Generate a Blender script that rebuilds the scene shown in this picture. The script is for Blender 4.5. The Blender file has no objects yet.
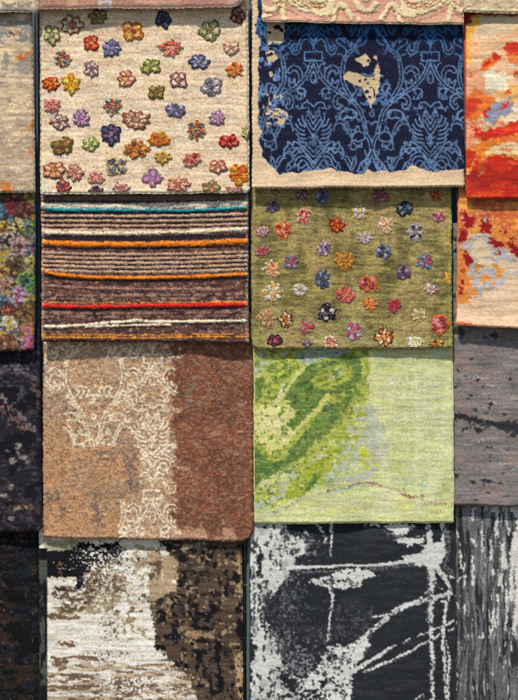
import bpy, math
import numpy as np

# ---------------------------------------------------------------- units and camera frame
PXM = 0.003                    # metres per photo pixel at the reference plane y = 0
CX, CZ, DIST = 259.0, 1.45, 6.0
def W(px, py, Y):
    """a point of the hanging display, given in display units, at depth Y behind the front plane"""
    k = (DIST + Y) / DIST
    return (np.asarray(px, float) - CX) * PXM * k, (350.0 - np.asarray(py, float)) * PXM * k + CZ

C = bpy.context.scene.collection
ALB = 0.66                     # photo brightness of a sunlit cloth -> reflectance
def lin(c):
    c = np.asarray(c, float) / 255.0
    return np.where(c <= 0.04045, c / 12.92, ((c + 0.055) / 1.055) ** 2.4)

# ---------------------------------------------------------------- noise
def vnoise(X, Y, sx, sy, seed):
    r = np.random.RandomState(seed); N = 128
    g = r.rand(N, N)
    x = X / sx + 17.3; y = Y / sy + 9.1
    ix = np.floor(x).astype(int); iy = np.floor(y).astype(int)
    fx = x - ix; fy = y - iy
    fx = fx * fx * (3 - 2 * fx); fy = fy * fy * (3 - 2 * fy)
    a = g[iy % N, ix % N]; b = g[iy % N, (ix + 1) % N]; c = g[(iy + 1) % N, ix % N]; d = g[(iy + 1) % N, (ix + 1) % N]
    return (a * (1 - fx) + b * fx) * (1 - fy) + (c * (1 - fx) + d * fx) * fy
def fbm(X, Y, sx, sy, seed, o=4):
    t = 0; w = 1; s = 0
    for k in range(o):
        t = t + w * vnoise(X, Y, sx / 2 ** k, sy / 2 ** k, seed + k * 31); s += w; w *= .55
    return t / s
def inpoly(X, Y, P):
    m = np.zeros(X.shape, bool); n = len(P)
    for i in range(n):
        x1, y1 = P[i]; x2, y2 = P[(i + 1) % n]
        if y1 == y2: continue
        c = ((y1 > Y) != (y2 > Y)) & (X < (x2 - x1) * (Y - y1) / (y2 - y1) + x1)
        m ^= c
    return m
def catmull(P, n=6):
    P = [np.array(p, float) for p in P]
    if len(P) < 3: return P
    Q = [2 * P[0] - P[1]] + P + [2 * P[-1] - P[-2]]
    out = []
    for i in range(1, len(Q) - 2):
        for k in range(n):
            t = k / n
            out.append(.5 * ((2 * Q[i]) + (-Q[i - 1] + Q[i + 1]) * t + (2 * Q[i - 1] - 5 * Q[i] + 4 * Q[i + 1] - Q[i + 2]) * t * t
                             + (-Q[i - 1] + 3 * Q[i] - 3 * Q[i + 1] + Q[i + 2]) * t ** 3))
    return out + [P[-1]]
def dstroke(X, Y, P, smooth=True, w0=0, w1=0):
    """distance to a curve minus a half width running from w0 to w1"""
    Q = catmull(P) if smooth else [np.array(p, float) for p in P]
    D = np.full(X.shape, 1e9); n = len(Q) - 1
    for i in range(n):
        a, b = Q[i], Q[i + 1]; d = b - a; L = max(d @ d, 1e-9)
        t = np.clip(((X - a[0]) * d[0] + (Y - a[1]) * d[1]) / L, 0, 1)
        hw = w0 + (w1 - w0) * (i + t) / n
        D = np.minimum(D, np.hypot(X - a[0] - t * d[0], Y - a[1] - t * d[1]) - hw)
    return D

class Cloth:
    """knot chart of one rug: colour and pile height on a grid of knots"""
    def __init__(s, x0, x1, y0, y1, base, seed, knot=1.15):
        s.k = knot; s.x0 = x0 - 3; s.y0 = y0 - 3; s.seed = seed
        nx = int((x1 - x0 + 6) / knot) + 2; ny = int((y1 - y0 + 6) / knot) + 2
        X, Y = np.meshgrid(s.x0 + np.arange(nx) * knot, s.y0 + np.arange(ny) * knot)
        X = np.where(X < 0, -X, X); X = np.where(X > 518, 1036 - X, X)
        Y = np.where(Y > 700, 1400 - Y, Y)
        s.X, s.Y = X, Y
        s.c = np.zeros(X.shape + (3,)) + np.array(base, float); s.h = np.zeros(X.shape)
        s.rs = np.random.RandomState(seed); s.warp(2.2, 7)
    def warp(s, a, sc):
        s.wx = s.X + (fbm(s.X, s.Y, sc, sc * .7, s.seed + 5) - .5) * 2 * a * 1.6
        s.wy = s.Y + (fbm(s.X, s.Y, sc, sc * .7, s.seed + 6) - .5) * 2 * a
        if a > 1.5:
            s.wx = s.wx + (vnoise(s.X, s.Y, 2.2, 1.4, s.seed + 7) - .5) * 4.2 + (vnoise(s.X, s.Y, 24, 20, s.seed + 9) - .5) * 5
            s.wy = s.wy + (vnoise(s.X, s.Y, 2.4, 1.6, s.seed + 8) - .5) * 3.2 + (vnoise(s.X, s.Y, 24, 20, s.seed + 10) - .5) * 4
    def n(s, sx, sy, k, o=4): return fbm(s.X, s.Y, sx, sy, s.seed * 7 + k, o)
    def put(s, m, col, h=None, a=1.0):
        m = np.asarray(m, float) * a
        s.c = s.c * (1 - m[..., None]) + np.array(col, float) * m[..., None]
        if h is not None: s.h = s.h * (1 - m) + h * m
    def poly(s, P, col, h=None, p=1.0, a=1.0):
        m = inpoly(s.wx, s.wy, P)
        if p < 1: m = m & (s.n(4, 3, int(P[0][0]) * 3 + int(P[0][1]), 3) < .28 + p * .44)
        s.put(m, col, h, a)
    def stroke(s, P, col, w0, w1=None, h=None, p=1.0, warp=True, smooth=True):
        w1 = w0 if w1 is None else w1
        X, Y = (s.X + (s.wx - s.X) * .5, s.Y + (s.wy - s.Y) * .5) if warp else (s.X, s.Y)
        m = dstroke(X, Y, P, smooth, w0 / 2, w1 / 2) < 0
        if p < 1: m = m & (s.rs.rand(*m.shape) < p)
        s.put(m, col, h)
    def blob(s, cx, cy, rx, ry, col, h=None):
        s.put(((s.wx - cx) / rx) ** 2 + ((s.wy - cy) / ry) ** 2 < 1, col, h)
    def speck(s, P, col, p, sc=1.5):
        m = inpoly(s.wx, s.wy, P) & (vnoise(s.X, s.Y, sc, sc, s.seed + 91 + int(col[0])) < p); s.put(m, col)
    def finish(s, grain=.10, streak=.08, sy=1.6, sx=26, line=.085, ll=4.5):
        g = 1 + (s.rs.rand(*s.X.shape) - .5) * 2 * grain + (s.n(sx, sy, 77, 2) - .5) * 2 * streak * 1.6
        g = g * (1 - line * np.clip((vnoise(s.X, s.Y, ll, 1.05, s.seed + 201) - .62) * 6, 0, 1) * (grain / .1) ** .5)
        s.c = s.c * g[..., None] * (1 + (s.rs.rand(*s.c.shape) - .5) * .09)
        lum = s.c.mean(-1, keepdims=True); ch = (s.n(5, 3, 78, 3) - .5)[..., None] * .35
        s.c = lum + (s.c - lum) * (1.0 + ch)
        s.c = np.clip(s.c, 4, 250)
    def sample(s, px, py):
        jx = np.clip(np.round((px - s.x0) / s.k).astype(int), 0, s.X.shape[1] - 1)
        jy = np.clip(np.round((py - s.y0) / s.k).astype(int), 0, s.X.shape[0] - 1)
        # dyed tips lean into the neighbouring knots: blend between knots, with a little random lean
        rs = np.random.RandomState(s.seed + 5)
        fx = np.clip((px - s.x0) / s.k + (rs.rand(*px.shape) - .5) * .5, 0, s.X.shape[1] - 1.001); fy = np.clip((py - s.y0) / s.k + (rs.rand(*px.shape) - .5) * .5, 0, s.X.shape[0] - 1.001)
        ix = fx.astype(int); iy = fy.astype(int); tx = (fx - ix)[..., None]; ty = (fy - iy)[..., None]
        cc = (s.c[iy, ix] * (1 - tx) + s.c[iy, ix + 1] * tx) * (1 - ty) + (s.c[iy + 1, ix] * (1 - tx) + s.c[iy + 1, ix + 1] * tx) * ty
        return cc, s.h[jy, jx]

# ---------------------------------------------------------------- materials
MATS = {}
def cloth_mat(name, rough=.9, bump=.35, scale=700, sheen=.06, warmth=1.0):
    if name in MATS: return MATS[name]
    m = bpy.data.materials.new(name); m.use_nodes = True; nt = m.node_tree; nt.nodes.clear(); N = nt.nodes.new; L = nt.links.new
    out = N('ShaderNodeOutputMaterial'); b = N('ShaderNodeBsdfPrincipled'); L(b.outputs[0], out.inputs[0])
    b.inputs['Roughness'].default_value = rough
    b.inputs['Specular IOR Level'].default_value = .06
    b.inputs['Sheen Weight'].default_value = sheen; b.inputs['Sheen Roughness'].default_value = .5
    at = N('ShaderNodeAttribute'); at.attribute_name = 'dye'
    tc = N('ShaderNodeTexCoord')
    no = N('ShaderNodeTexNoise'); no.inputs['Scale'].default_value = scale; no.inputs['Detail'].default_value = 3
    mp = N('ShaderNodeMapping'); mp.inputs['Scale'].default_value = (.7, 1, 1.3)
    L(tc.outputs['Object'], mp.inputs[0]); L(mp.outputs[0], no.inputs['Vector'])
    mr = N('ShaderNodeMapRange'); mr.inputs['From Min'].default_value = .3; mr.inputs['From Max'].default_value = .7
    mr.inputs['To Min'].default_value = .76; mr.inputs['To Max'].default_value = 1.24
    L(no.outputs['Fac'], mr.inputs['Value'])
    mx = N('ShaderNodeVectorMath'); mx.operation = 'SCALE'
    L(at.outputs['Color'], mx.inputs[0]); L(mr.outputs[0], mx.inputs['Scale']); L(mx.outputs[0], b.inputs['Base Color'])
    vo = N('ShaderNodeTexVoronoi'); vo.inputs['Scale'].default_value = scale * .62
    L(mp.outputs[0], vo.inputs['Vector'])
    ad = N('ShaderNodeMath'); ad.operation = 'SUBTRACT'; L(no.outputs['Fac'], ad.inputs[0]); L(vo.outputs['Distance'], ad.inputs[1])
    bp = N('ShaderNodeBump'); bp.inputs['Strength'].default_value = bump; bp.inputs['Distance'].default_value = .0015
    L(ad.outputs[0], bp.inputs['Height']); L(bp.outputs[0], b.inputs['Normal'])
    MATS[name] = m; return m
def flat_mat(name, col, rough=.6, metal=0, var=.15, scale=60, bump=0):
    if name in MATS: return MATS[name]
    m = bpy.data.materials.new(name); m.use_nodes = True; nt = m.node_tree; N = nt.nodes.new; L = nt.links.new
    b = nt.nodes['Principled BSDF']; b.inputs['Roughness'].default_value = rough; b.inputs['Metallic'].default_value = metal
    tc = N('ShaderNodeTexCoord'); no = N('ShaderNodeTexNoise'); no.inputs['Scale'].default_value = scale; no.inputs['Detail'].default_value = 5
    L(tc.outputs['Object'], no.inputs['Vector'])
    cr = N('ShaderNodeValToRGB'); c = lin(col) * ALB
    cr.color_ramp.elements[0].position = .3; cr.color_ramp.elements[1].position = .7
    cr.color_ramp.elements[0].color = (*(c * (1 - var)), 1); cr.color_ramp.elements[1].color = (*np.minimum(c * (1 + var), .9), 1)
    L(no.outputs['Fac'], cr.inputs[0]); L(cr.outputs[0], b.inputs['Base Color'])
    if bump:
        bp = N('ShaderNodeBump'); bp.inputs['Strength'].default_value = bump; bp.inputs['Distance'].default_value = .001
        L(no.outputs['Fac'], bp.inputs['Height']); L(bp.outputs[0], b.inputs['Normal'])
    MATS[name] = m; return m

# ---------------------------------------------------------------- mesh helpers
def mesh_obj(name, V, F, mat, parent=None, col=None, smooth=True, loc=(0, 0, 0)):
    me = bpy.data.meshes.new(name)
    V = np.asarray(V, np.float32); F = np.asarray(F, np.int32)
    if F.ndim == 2:
        k = F.shape[1]; nf = len(F)
        me.vertices.add(len(V)); me.vertices.foreach_set('co', V.ravel())
        me.loops.add(nf * k); me.loops.foreach_set('vertex_index', F.ravel())
        me.polygons.add(nf); me.polygons.foreach_set('loop_start', np.arange(nf, dtype=np.int32) * k)
        me.polygons.foreach_set('loop_total', np.full(nf, k, np.int32))
    me.update(calc_edges=True)
    if smooth: me.polygons.foreach_set('use_smooth', np.ones(len(me.polygons), bool))
    if col is not None:
        a = me.color_attributes.new('dye', 'FLOAT_COLOR', 'POINT')
        rgba = np.ones((len(V), 4), np.float32); rgba[:, :3] = np.minimum(lin(col) * ALB, .8)
        a.data.foreach_set('color', rgba.ravel())
    me.validate(); me.materials.append(mat)
    o = bpy.data.objects.new(name, me); C.objects.link(o); o.location = loc
    if parent: o.parent = parent
    return o
def empty(name, loc, label=None, cat=None, group=None):
    o = bpy.data.objects.new(name, None); C.objects.link(o); o.location = loc; o.empty_display_size = .05
    if label: o['label'] = label
    if cat: o['category'] = cat
    if group: o['group'] = group
    return o
def tube(P, r, seg=8, twist=0, ridges=0):
    P = np.asarray(P, float); n = len(P); V = []
    T = np.gradient(P, axis=0); T /= np.linalg.norm(T, axis=1)[:, None]
    up = np.array([0, 1.0, 0]); L = 0
    for i in range(n):
        a = np.cross(up, T[i]); a /= np.linalg.norm(a); b = np.cross(T[i], a)
        for k in range(seg):
            th = 2 * math.pi * k / seg
            rr = r * (1 + (ridges * math.sin(i * twist + th) if ridges else 0))
            V.append(P[i] + rr * (math.cos(th) * a + math.sin(th) * b))
    F = [(i * seg + k, i * seg + (k + 1) % seg, (i + 1) * seg + (k + 1) % seg, (i + 1) * seg + k) for i in range(n - 1) for k in range(seg)]
    return V, F

GROUP = 'rugs hung in overlapping rows'
TH = .008
class Rug:
    def __init__(s, name, label, Y, x0t, x0b, x1t, x1b, ytop, hemL, hemR, chart, seed, cell=.75, wave=1.0, rl=1.5, rr=1.5,
                 edge=2.2, binding=None, backing=(120, 105, 85), curl=0, grit=.16, bindw=1.0, mat='wool pile'):
        s.Y, s.seed, s.wave_a = Y, seed, wave
        s.curl = curl; s.hem_ = (hemL, hemR, x0b, x1b)
        nx = int((max(x1t, x1b) - min(x0t, x0b)) / cell); ny = int((max(hemL, hemR) - ytop) / cell)
        u = np.linspace(0, 1, nx)[None, :]; v = np.linspace(0, 1, ny)[:, None]
        rs = np.random.RandomState(seed)
        jag = (fbm(v * 300, v * 0, 18, 9, seed + 3) - .5) * 1.6
        jag2 = (fbm(v * 300, v * 0, 18, 9, seed + 4) - .5) * 1.6
        xl = x0t + (x0b - x0t) * v + jag; xr = x1t + (x1b - x1t) * v + jag2
        px = xl + (xr - xl) * u
        hem = hemL + (hemR - hemL) * u + (fbm(u * 300, u * 0, 30, 9, seed + 8) - .5) * 2.0
        dl = (px[-1:, :] - x0b); dr = (x1b - px[-1:, :])
        hem = hem - np.where(dl < rl, rl - np.sqrt(np.maximum(rl ** 2 - (rl - dl) ** 2, 0)), 0)
        hem = hem - np.where(dr < rr, rr - np.sqrt(np.maximum(rr ** 2 - (rr - dr) ** 2, 0)), 0)
        py = ytop + (hem - ytop) * v + 0 * px
        d = np.minimum(np.minimum(px - xl, xr - px), hem - py)
        er = edge
        t = np.clip(1 - d / er, 0, 1)
        back = er * (1 - np.sqrt(np.maximum(1 - t * t, 0)))
        col, h = chart.sample(px, py)
        hs = h.copy()                                   # soften the carved relief a little
        hs[1:-1, 1:-1] = (h[1:-1, 1:-1] * 2 + h[:-2, 1:-1] + h[2:, 1:-1] + h[1:-1, :-2] + h[1:-1, 2:]) / 6
        z = hs + (rs.rand(*px.shape) - .5) * 2 * grit + s.wave(px, py) - back
        wx, wz = W(px, py, Y)
        wy = Y - z * PXM
        s.org = np.array([float(W(CX, 0, Y)[0] + (x0t + x1t) / 2 * PXM - CX * PXM), Y + TH, float(W(0, hemL, Y)[1])])
        V = np.stack([wx, wy, wz], -1).reshape(-1, 3)
        idx = np.arange(nx * ny).reshape(ny, nx)
        F = np.stack([idx[:-1, :-1], idx[1:, :-1], idx[1:, 1:], idx[:-1, 1:]], -1).reshape(-1, 4)
        loop = np.concatenate([idx[:, 0], idx[-1, 1:], idx[-2::-1, -1], idx[0, -2:0:-1]])
        B = V[loop].copy(); B[:, 1] = Y + TH * .55 - s.wave(px.ravel()[loop], py.ravel()[loop]) * PXM
        n0 = len(V); m = len(loop); k = np.arange(m); k2 = (k + 1) % m
        SF = np.stack([loop[k], n0 + k, n0 + k2, loop[k2]], -1)
        V = np.concatenate([V, B]); F = np.concatenate([F, SF])
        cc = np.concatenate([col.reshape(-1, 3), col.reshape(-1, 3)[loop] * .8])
        s.root = empty(name, tuple(s.org), label, 'rug', GROUP)
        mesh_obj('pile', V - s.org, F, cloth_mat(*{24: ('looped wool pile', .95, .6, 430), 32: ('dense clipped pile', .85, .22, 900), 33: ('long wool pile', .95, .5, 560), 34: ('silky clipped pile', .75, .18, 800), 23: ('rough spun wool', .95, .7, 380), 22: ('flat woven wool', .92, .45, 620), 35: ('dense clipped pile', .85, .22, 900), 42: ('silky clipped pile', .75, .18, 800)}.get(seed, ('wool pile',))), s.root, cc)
        # woven jute backing, seen along the edges
        q = 40; U = np.linspace(0, 1, q)
        ring = []
        vi = np.linspace(0, ny - 1, 60).astype(int); ui = np.linspace(0, nx - 1, 60).astype(int)
        gx = px[np.ix_(vi, ui)]; gy = py[np.ix_(vi, ui)]
        cx0, cy0 = gx.mean(), gy.mean()
        gx = cx0 + (gx - cx0) * .996; gy = cy0 + (gy - cy0) * .996
        bx, bz = W(gx, gy, Y)
        wv = s.wave(gx, gy) * PXM
        f = np.stack([bx, Y + TH * .5 - wv, bz], -1).reshape(-1, 3); b = np.stack([bx, Y + TH - wv, bz], -1).reshape(-1, 3)
        id2 = np.arange(3600).reshape(60, 60)
        F1 = np.stack([id2[:-1, :-1], id2[1:, :-1], id2[1:, 1:], id2[:-1, 1:]], -1).reshape(-1, 4)
        lp = np.concatenate([id2[:, 0], id2[-1, 1:], id2[-2::-1, -1], id2[0, -2:0:-1]]); kk = np.arange(len(lp)); kn = (kk + 1) % len(lp)
        F3 = np.stack([lp[kk], lp[kk] + 3600, lp[kn] + 3600, lp[kn]], -1)
        mesh_obj('backing', np.concatenate([f, b]) - s.org, np.concatenate([F1, F1[:, ::-1] + 3600, F3]), flat_mat('jute backing', (125, 110, 88), .95, 0, .3, 300, .5), s.root)
        # overcast edge cord down both sides and along the hem
        bc = binding or tuple(col[ny // 2, 3:9].mean(0))
        path = []
        for i in range(0, ny, 2): path.append((px[i, 0] + .1, py[i, 0], wv.mean() * 0 + s.wave(px[i, 0], py[i, 0])))
        for j in range(1, nx, 2): path.append((px[-1, j], py[-1, j] - .1, s.wave(px[-1, j], py[-1, j])))
        for i in range(ny - 1, -1, -2): path.append((px[i, -1] - .1, py[i, -1], s.wave(px[i, -1], py[i, -1])))
        P = []
        for (a, b_, w_) in path:
            X_, Z_ = W(a, b_, Y); P.append((float(X_), Y + .0048 - float(w_) * PXM, float(Z_)))
        Vt, Ft = tube(P, .0019 * bindw, 6, 1.1, .18)
        rf = np.random.RandomState(seed + 77); Vt = [tuple(v) for v in Vt]; nb0 = len(Vt); nP = len(P); base_n = nb0
        fz = []
        for q_ in range(int(nP * 2.2)):
            i_ = rf.randint(1, nP - 1); p0 = np.array(P[i_]); tg = np.array(P[i_ + 1]) - np.array(P[i_ - 1]); tg /= np.linalg.norm(tg) + 1e-9
            out_ = np.array([tg[2], 0, -tg[0]]) * -1.0
            cdir = p0 - np.array([s.org[0], p0[1], (P[0][2] + P[nP // 2][2]) / 2]); out_ = out_ if out_ @ cdir > 0 else -out_
            L_ = rf.uniform(.0012, .0042); dr_ = out_ + tg * rf.uniform(-.9, .9) + np.array([0, rf.uniform(-.5, .2), 0])
            w_ = tg * .00028; k0 = len(Vt)
            Vt += [tuple(p0 - w_ - [0, .001, 0]), tuple(p0 + w_ - [0, .001, 0]), tuple(p0 + dr_ * L_ * .6 + w_ * .7), tuple(p0 + dr_ * L_ + tg * rf.uniform(-.001, .001))]
            Ft.append((k0, k0 + 1, k0 + 2, k0 + 3)); fz.append(i_)
        bcol = np.array([bc] * len(Vt)) * (.85 + .3 * np.random.RandomState(seed + 2).rand(len(Vt), 1))
        if name == 'striped_rug' or bc == 'chart': pass
        if binding is None:                                # the cord takes up the colours of the field beside it
            cp = np.array([(a, b_) for (a, b_, w_) in path]); cc2, _ = chart.sample(cp[:, 0], cp[:, 1]); bcol = np.concatenate([np.repeat(cc2 * (.74 + .34 * ((np.arange(len(cc2)) // 2) % 2))[:, None], 6, 0), np.repeat(cc2[fz], 4, 0)])
        mesh_obj('edge_cord', np.array(Vt) - s.org, Ft, cloth_mat('wool cord', .9, .3, 500), s.root, np.clip(bcol, 4, 245))
    def wave(s, px, py):
        """gentle buckling of a hanging rug, in display units towards the viewer"""
        a = s.wave_a
        w = (vnoise(px, py, 70, 110, s.seed + 50) - .5) * 3.2 * a + (vnoise(px, py, 24, 34, s.seed + 51) - .5) * 1.5 * a + (vnoise(px, py, 9, 12, s.seed + 52) - .5) * .5 * a
        if True:
            hl, hr, xa, xb = s.hem_
            hy = hl + (hr - hl) * np.clip((px - xa) / (xb - xa), 0, 1)
            t = np.clip(1 - (hy - py) / 14.0, 0, 1); w = w + (s.curl + 1.6 * (vnoise(px, px * 0, 34, 9, s.seed + 60) - .35)) * t * t
        return w

# ---------------------------------------------------------------- flowers
def flower(rug, cx, cy, rx, ry, n, rot, out, fa, fb=None, cen=None, H=1.5, cell=.62, name='flower_motif', clip=None, open_=.9):
    fb = fa if fb is None else fb; cen = fb if cen is None else cen
    rs = np.random.RandomState(int(cx * 13 + cy * 7) % 99991); rx *= .99; ry *= .99
    m = int(max(rx, ry) * 1.25 / cell) + 2
    g = np.arange(-m, m + 1) * cell
    DX, DY = np.meshgrid(g, g)
    wob = (vnoise(DX + cx * 3, DY + cy * 3, 3.5, 3.5, 5) - .5) * 2.3 + (vnoise(DX + cx * 3, DY + cy * 3, 1.3, 1.3, 15) - .5) * 1.8; wob2 = (vnoise(DX + cx * 3, DY + cy * 3, 3.5, 3.5, 6) - .5) * 2.2 + (vnoise(DX + cx * 3, DY + cy * 3, 1.3, 1.3, 16) - .5) * 1.8
    a = (DX + wob) / rx; b = (DY + wob2) / ry
    r = np.hypot(a, b); th = np.arctan2(b, a)
    best = np.full(a.shape, 9.0); which = np.zeros(a.shape, int)
    for k in range(n):
        t = math.radians(rot) + 2 * math.pi * k / n + rs.uniform(-.1, .1)
        sc = rs.uniform(.86, 1.12)
        ca, sa = math.cos(t), math.sin(t)
        p = a * ca + b * sa; q = -a * sa + b * ca
        wid = min(.47, 2.25 / n) * sc
        e = np.hypot((p - .56 * sc) / (.44 * sc), q / wid)
        sel = e < best; best = np.where(sel, e, best); which = np.where(sel, k, which)
    ec = r / .2
    ins = np.minimum(best, ec * .9); crev = np.clip((best - .8) * 3, 0, 1)
    keep = ins < 1.0 + (1 - open_) * .5
    prof = np.clip((1.05 - best) * 3.2, 0, 1) * .55 + .45 - .3 * np.exp(-((best - .64) / .12) ** 2)
    prof = np.maximum(prof, np.where(ec < 1.15, .95, 0))
    z = H * prof * keep + (rs.rand(*a.shape) - .5) * .75 * min(H, 1) - (~keep) * .35
    col = np.zeros(a.shape + (3,)) + np.array(out, float)
    inner = best < .66
    col[inner & (which % 2 == 0)] = fa; col[inner & (which % 2 == 1)] = fb
    col[ec < 1] = cen
    sw = vnoise(DX + cx, DY + cy, 1.5, 1.3, int(cx) % 90)          # mixed yarns
    col = np.where((sw > .74)[..., None], col * .6 + np.array(fb, float) * .4, col); col = np.where((sw < .22)[..., None], col * .6 + np.array(out, float) * .4, col)
    rim_shade = np.clip((best - .74) * 4, 0, 1) * np.clip((ec - 1) * 4, 0, 1)
    col = col * (1 - .16 * rim_shade * np.clip((H - .5), .25, 1))[..., None]; seam_shade = np.exp(-((best - .64) / .1) ** 2) * (ec > 1); col = col * (1 - .42 * seam_shade)[..., None]; core = (best < .5) & (ec > 1.1); col = np.where(core[..., None], np.minimum(col * 1.12 + 8, 246), col)  # crevice shade painted into the dye at petal rims and seams
    strand = np.sin((np.arctan2(b, a) * 9 + r * 3.0)) ; col = col * (1 + .13 * strand * (r > .25))[..., None]
    lum = col.mean(-1, keepdims=True); bl = np.clip((col[..., 2:] - col[..., :2].min(-1, keepdims=True)) / 60, 0, 1)
    col = (lum + (col - lum) * (1.0 - .42 * bl)) * .94
    col = col * (1 + (rs.rand(*a.shape)[..., None] - .5) * .6)
    # scattered odd knots of the neighbouring colours
    odd = rs.rand(*a.shape); col[odd < .05] = out; col[odd > .96] = fb
    px = cx + DX; py = cy + DY
    if clip is not None:
        keep &= clip(px, py)
    kp = keep.copy(); kp[1:] |= keep[:-1]; kp[:-1] |= keep[1:]; kp[:, 1:] |= keep[:, :-1]; kp[:, :-1] |= keep[:, 1:]
    if clip is not None: kp &= clip(px, py)
    wx, wz = W(px, py, rug.Y); wy = rug.Y - (z + rug.wave(px, py)) * PXM
    idx = np.arange(a.size).reshape(a.shape)
    ok = kp[:-1, :-1] & kp[1:, :-1] & kp[1:, 1:] & kp[:-1, 1:]
    F = np.stack([idx[:-1, :-1], idx[1:, :-1], idx[1:, 1:], idx[:-1, 1:]], -1)[ok]
    if len(F) < 4: return
    use = np.unique(F); mp = np.full(a.size, -1); mp[use] = np.arange(len(use))
    V = np.stack([wx, wy, wz], -1).reshape(-1, 3)[use]
    # skirt down into the pile so the tuft is solid
    X0, Z0 = W(cx, cy, rug.Y); o0 = np.array([float(X0), rug.Y, float(Z0)])
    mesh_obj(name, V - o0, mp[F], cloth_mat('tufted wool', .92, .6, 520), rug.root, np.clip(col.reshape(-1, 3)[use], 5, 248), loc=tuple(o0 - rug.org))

# ---------------------------------------------------------------- damask chart shared by two rugs
DS = .5
du = np.arange(-2, 62, DS); dv = np.arange(0, 136, DS)
DU, DV = np.meshgrid(du, dv); DAM = np.full(DU.shape, 9.0); DTONE = np.zeros(DU.shape)
def dm(P, w=1.25, off=0, smooth=True):
    """one strand of the damask, in (distance from the cartouche axis, height below its centre)"""
    global DAM
    Q = [(x - 313, y - 56) for x, y in P]
    for sh in (0, 136, -136):
        ys = [y + sh for _, y in Q]
        if max(ys) < -4 or min(ys) > 140: continue
        D = dstroke(DU, DV, [(x, y + sh) for x, y in Q], smooth, w / 2, w / 2)
        if off: D = np.abs(D + w / 2 - off) - w / 2
        DAM = np.minimum(DAM, D)
dm([(305, 52), (321.5, 52), (321.5, 60.5), (305, 60.5)], 1.5, 0, False)
dm([(313, 36), (317, 30.5), (320, 28.5), (325, 32), (330, 28.5), (335, 32), (338, 27.5), (340, 33)])
dm([(313, 41), (316, 37), (318, 34), (320, 33), (323, 35)], 1.3)
dm([(313, 49), (313, 44), (317, 37), (321, 34.5), (325, 37.5), (328, 45), (330, 51), (333.5, 48), (333, 44)])
dm([(313, 46), (317, 41), (321, 39), (324.5, 43), (326, 50), (329.5, 54.5), (334.5, 53), (335.5, 47), (332.5, 44)])
dm([(314, 61), (316, 67), (318, 72), (322, 79), (330, 87), (343, 95), (350, 100), (358, 108), (362, 117), (365.5, 132)], 1.2, 1.5)
dm([(313, 61), (312.5, 70), (315.5, 77), (314.5, 82), (311, 84)], 1.2)
dm([(324, 78), (324, 73), (326, 68.5), (331, 65.5), (336, 67), (338.5, 71.5), (336, 73), (333, 70.5), (329, 72), (327, 79), (330, 86)])
dm([(331, 86), (331.5, 78.5), (334, 83), (338, 80), (336, 88)]); dm([(318, 70), (320, 65), (323, 63)])
dm([(322, 97), (321, 91), (325, 88), (329, 90), (327, 94)], 1.6); dm([(324, 98), (329, 99), (329, 96)])
dm([(367, 26), (363, 33), (357, 41), (355, 48)], 1.3); dm([(361, 26), (362, 31), (366, 37), (364, 43), (359, 45)], 1.3); dm([(364.5, 26), (366, 30), (359, 40), (353, 46)], 1.1)
dm([(355, 48), (348, 53), (344, 59), (342, 69), (342, 80), (345, 88), (350, 97), (354, 104)], 1.2, 1.5)
dm([(345, 57), (345.5, 50), (341, 46), (337, 44), (336, 39.5), (340, 38.5), (344, 43), (343, 37), (347, 41), (349, 46), (351, 42), (350, 50)])
dm([(344, 60), (341, 55), (337.5, 54)], 1.5); dm([(349, 50), (356, 49), (358, 54)], 1.3)
dm([(351, 96), (356, 90), (353, 85), (359, 84), (361, 90), (357, 95)], 1.6); dm([(346, 93), (341, 88), (339, 92), (344, 98)], 1.3)
dm([(363, 84), (366, 88), (364, 94), (370, 92), (371, 98), (366, 101)], 1.8)
dm([(352, 101), (346, 95), (338, 94), (333, 98), (333, 105), (337, 109.5), (340.5, 107), (338.5, 103.5)], 1.3); dm([(350, 103), (344, 98), (338, 98), (336, 102), (337, 105)], 1.1)
dm([(313, 107), (316, 103.5), (320, 102), (323.5, 104), (323.5, 108), (320.5, 107.5)]); dm([(323.5, 105), (326, 109), (330, 106.5)]); dm([(321, 92), (325, 96), (324, 99)], 1.2)
for k, (a, b) in enumerate(((118, 112), (124, 115), (130, 120), (136, 125))): dm([(313, a), (313 + 3 + k * 1.4, b)], 1.3, 0, False); dm([(313 + 4.5 + k * 1.6, b + 1), (313 + 5 + k, b - 4)], 1.1)
for a in ((320, 124, 324, 115), (321, 127, 328, 119), (321.5, 131, 330.5, 124), (321, 135, 331, 129), (320, 139, 330, 134), (319, 143, 328.5, 139)):
    dm([(a[0], a[1]), ((a[0] + a[2]) / 2 + 1, (a[1] + a[3]) / 2 + 1.4), (a[2], a[3])], 1.5)
dm([(313, 134), (315, 138), (317, 137)], 1.6); dm([(313, 136), (313, 143)], 2.0); dm([(313, 146), (316, 142)], 1.3)
for a, b, x in ((152, 143, 321), (157, 146, 323), (162, 149, 325)): dm([(313, a), (x, b)], 1.3, 0, False)
dm([(313, 168), (316, 162), (320, 157), (325, 156), (330, 159), (332, 165), (336, 169), (339, 171)]); dm([(313, 164), (319, 154), (325, 152), (331, 155), (334, 161), (338, 163)], 1.2)
dm([(317, 171), (319, 164), (323, 160), (327, 163), (328, 170)])
dm([(322, 151), (327, 144), (333, 142), (333, 146), (338, 142), (339, 146), (342, 150), (342.5, 156), (338, 151), (334, 153), (330, 149), (326, 152)], 1.8)
dm([(326, 148), (332, 148), (338, 149)], 1.4)
dm([(333, 131), (334, 126), (338, 123.5), (343, 125), (347, 131), (351, 139)], 1.3); dm([(333, 129), (336, 121), (341, 119), (346, 123), (350, 131), (352, 137)], 1.2)
dm([(336, 121), (335, 116), (340, 119)], 1.2); dm([(340, 119), (340, 113), (346, 110), (352, 110), (356, 114), (352, 118), (346, 117), (342, 121)], 2.0); dm([(352, 112), (357, 119), (361, 120)])
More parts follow.
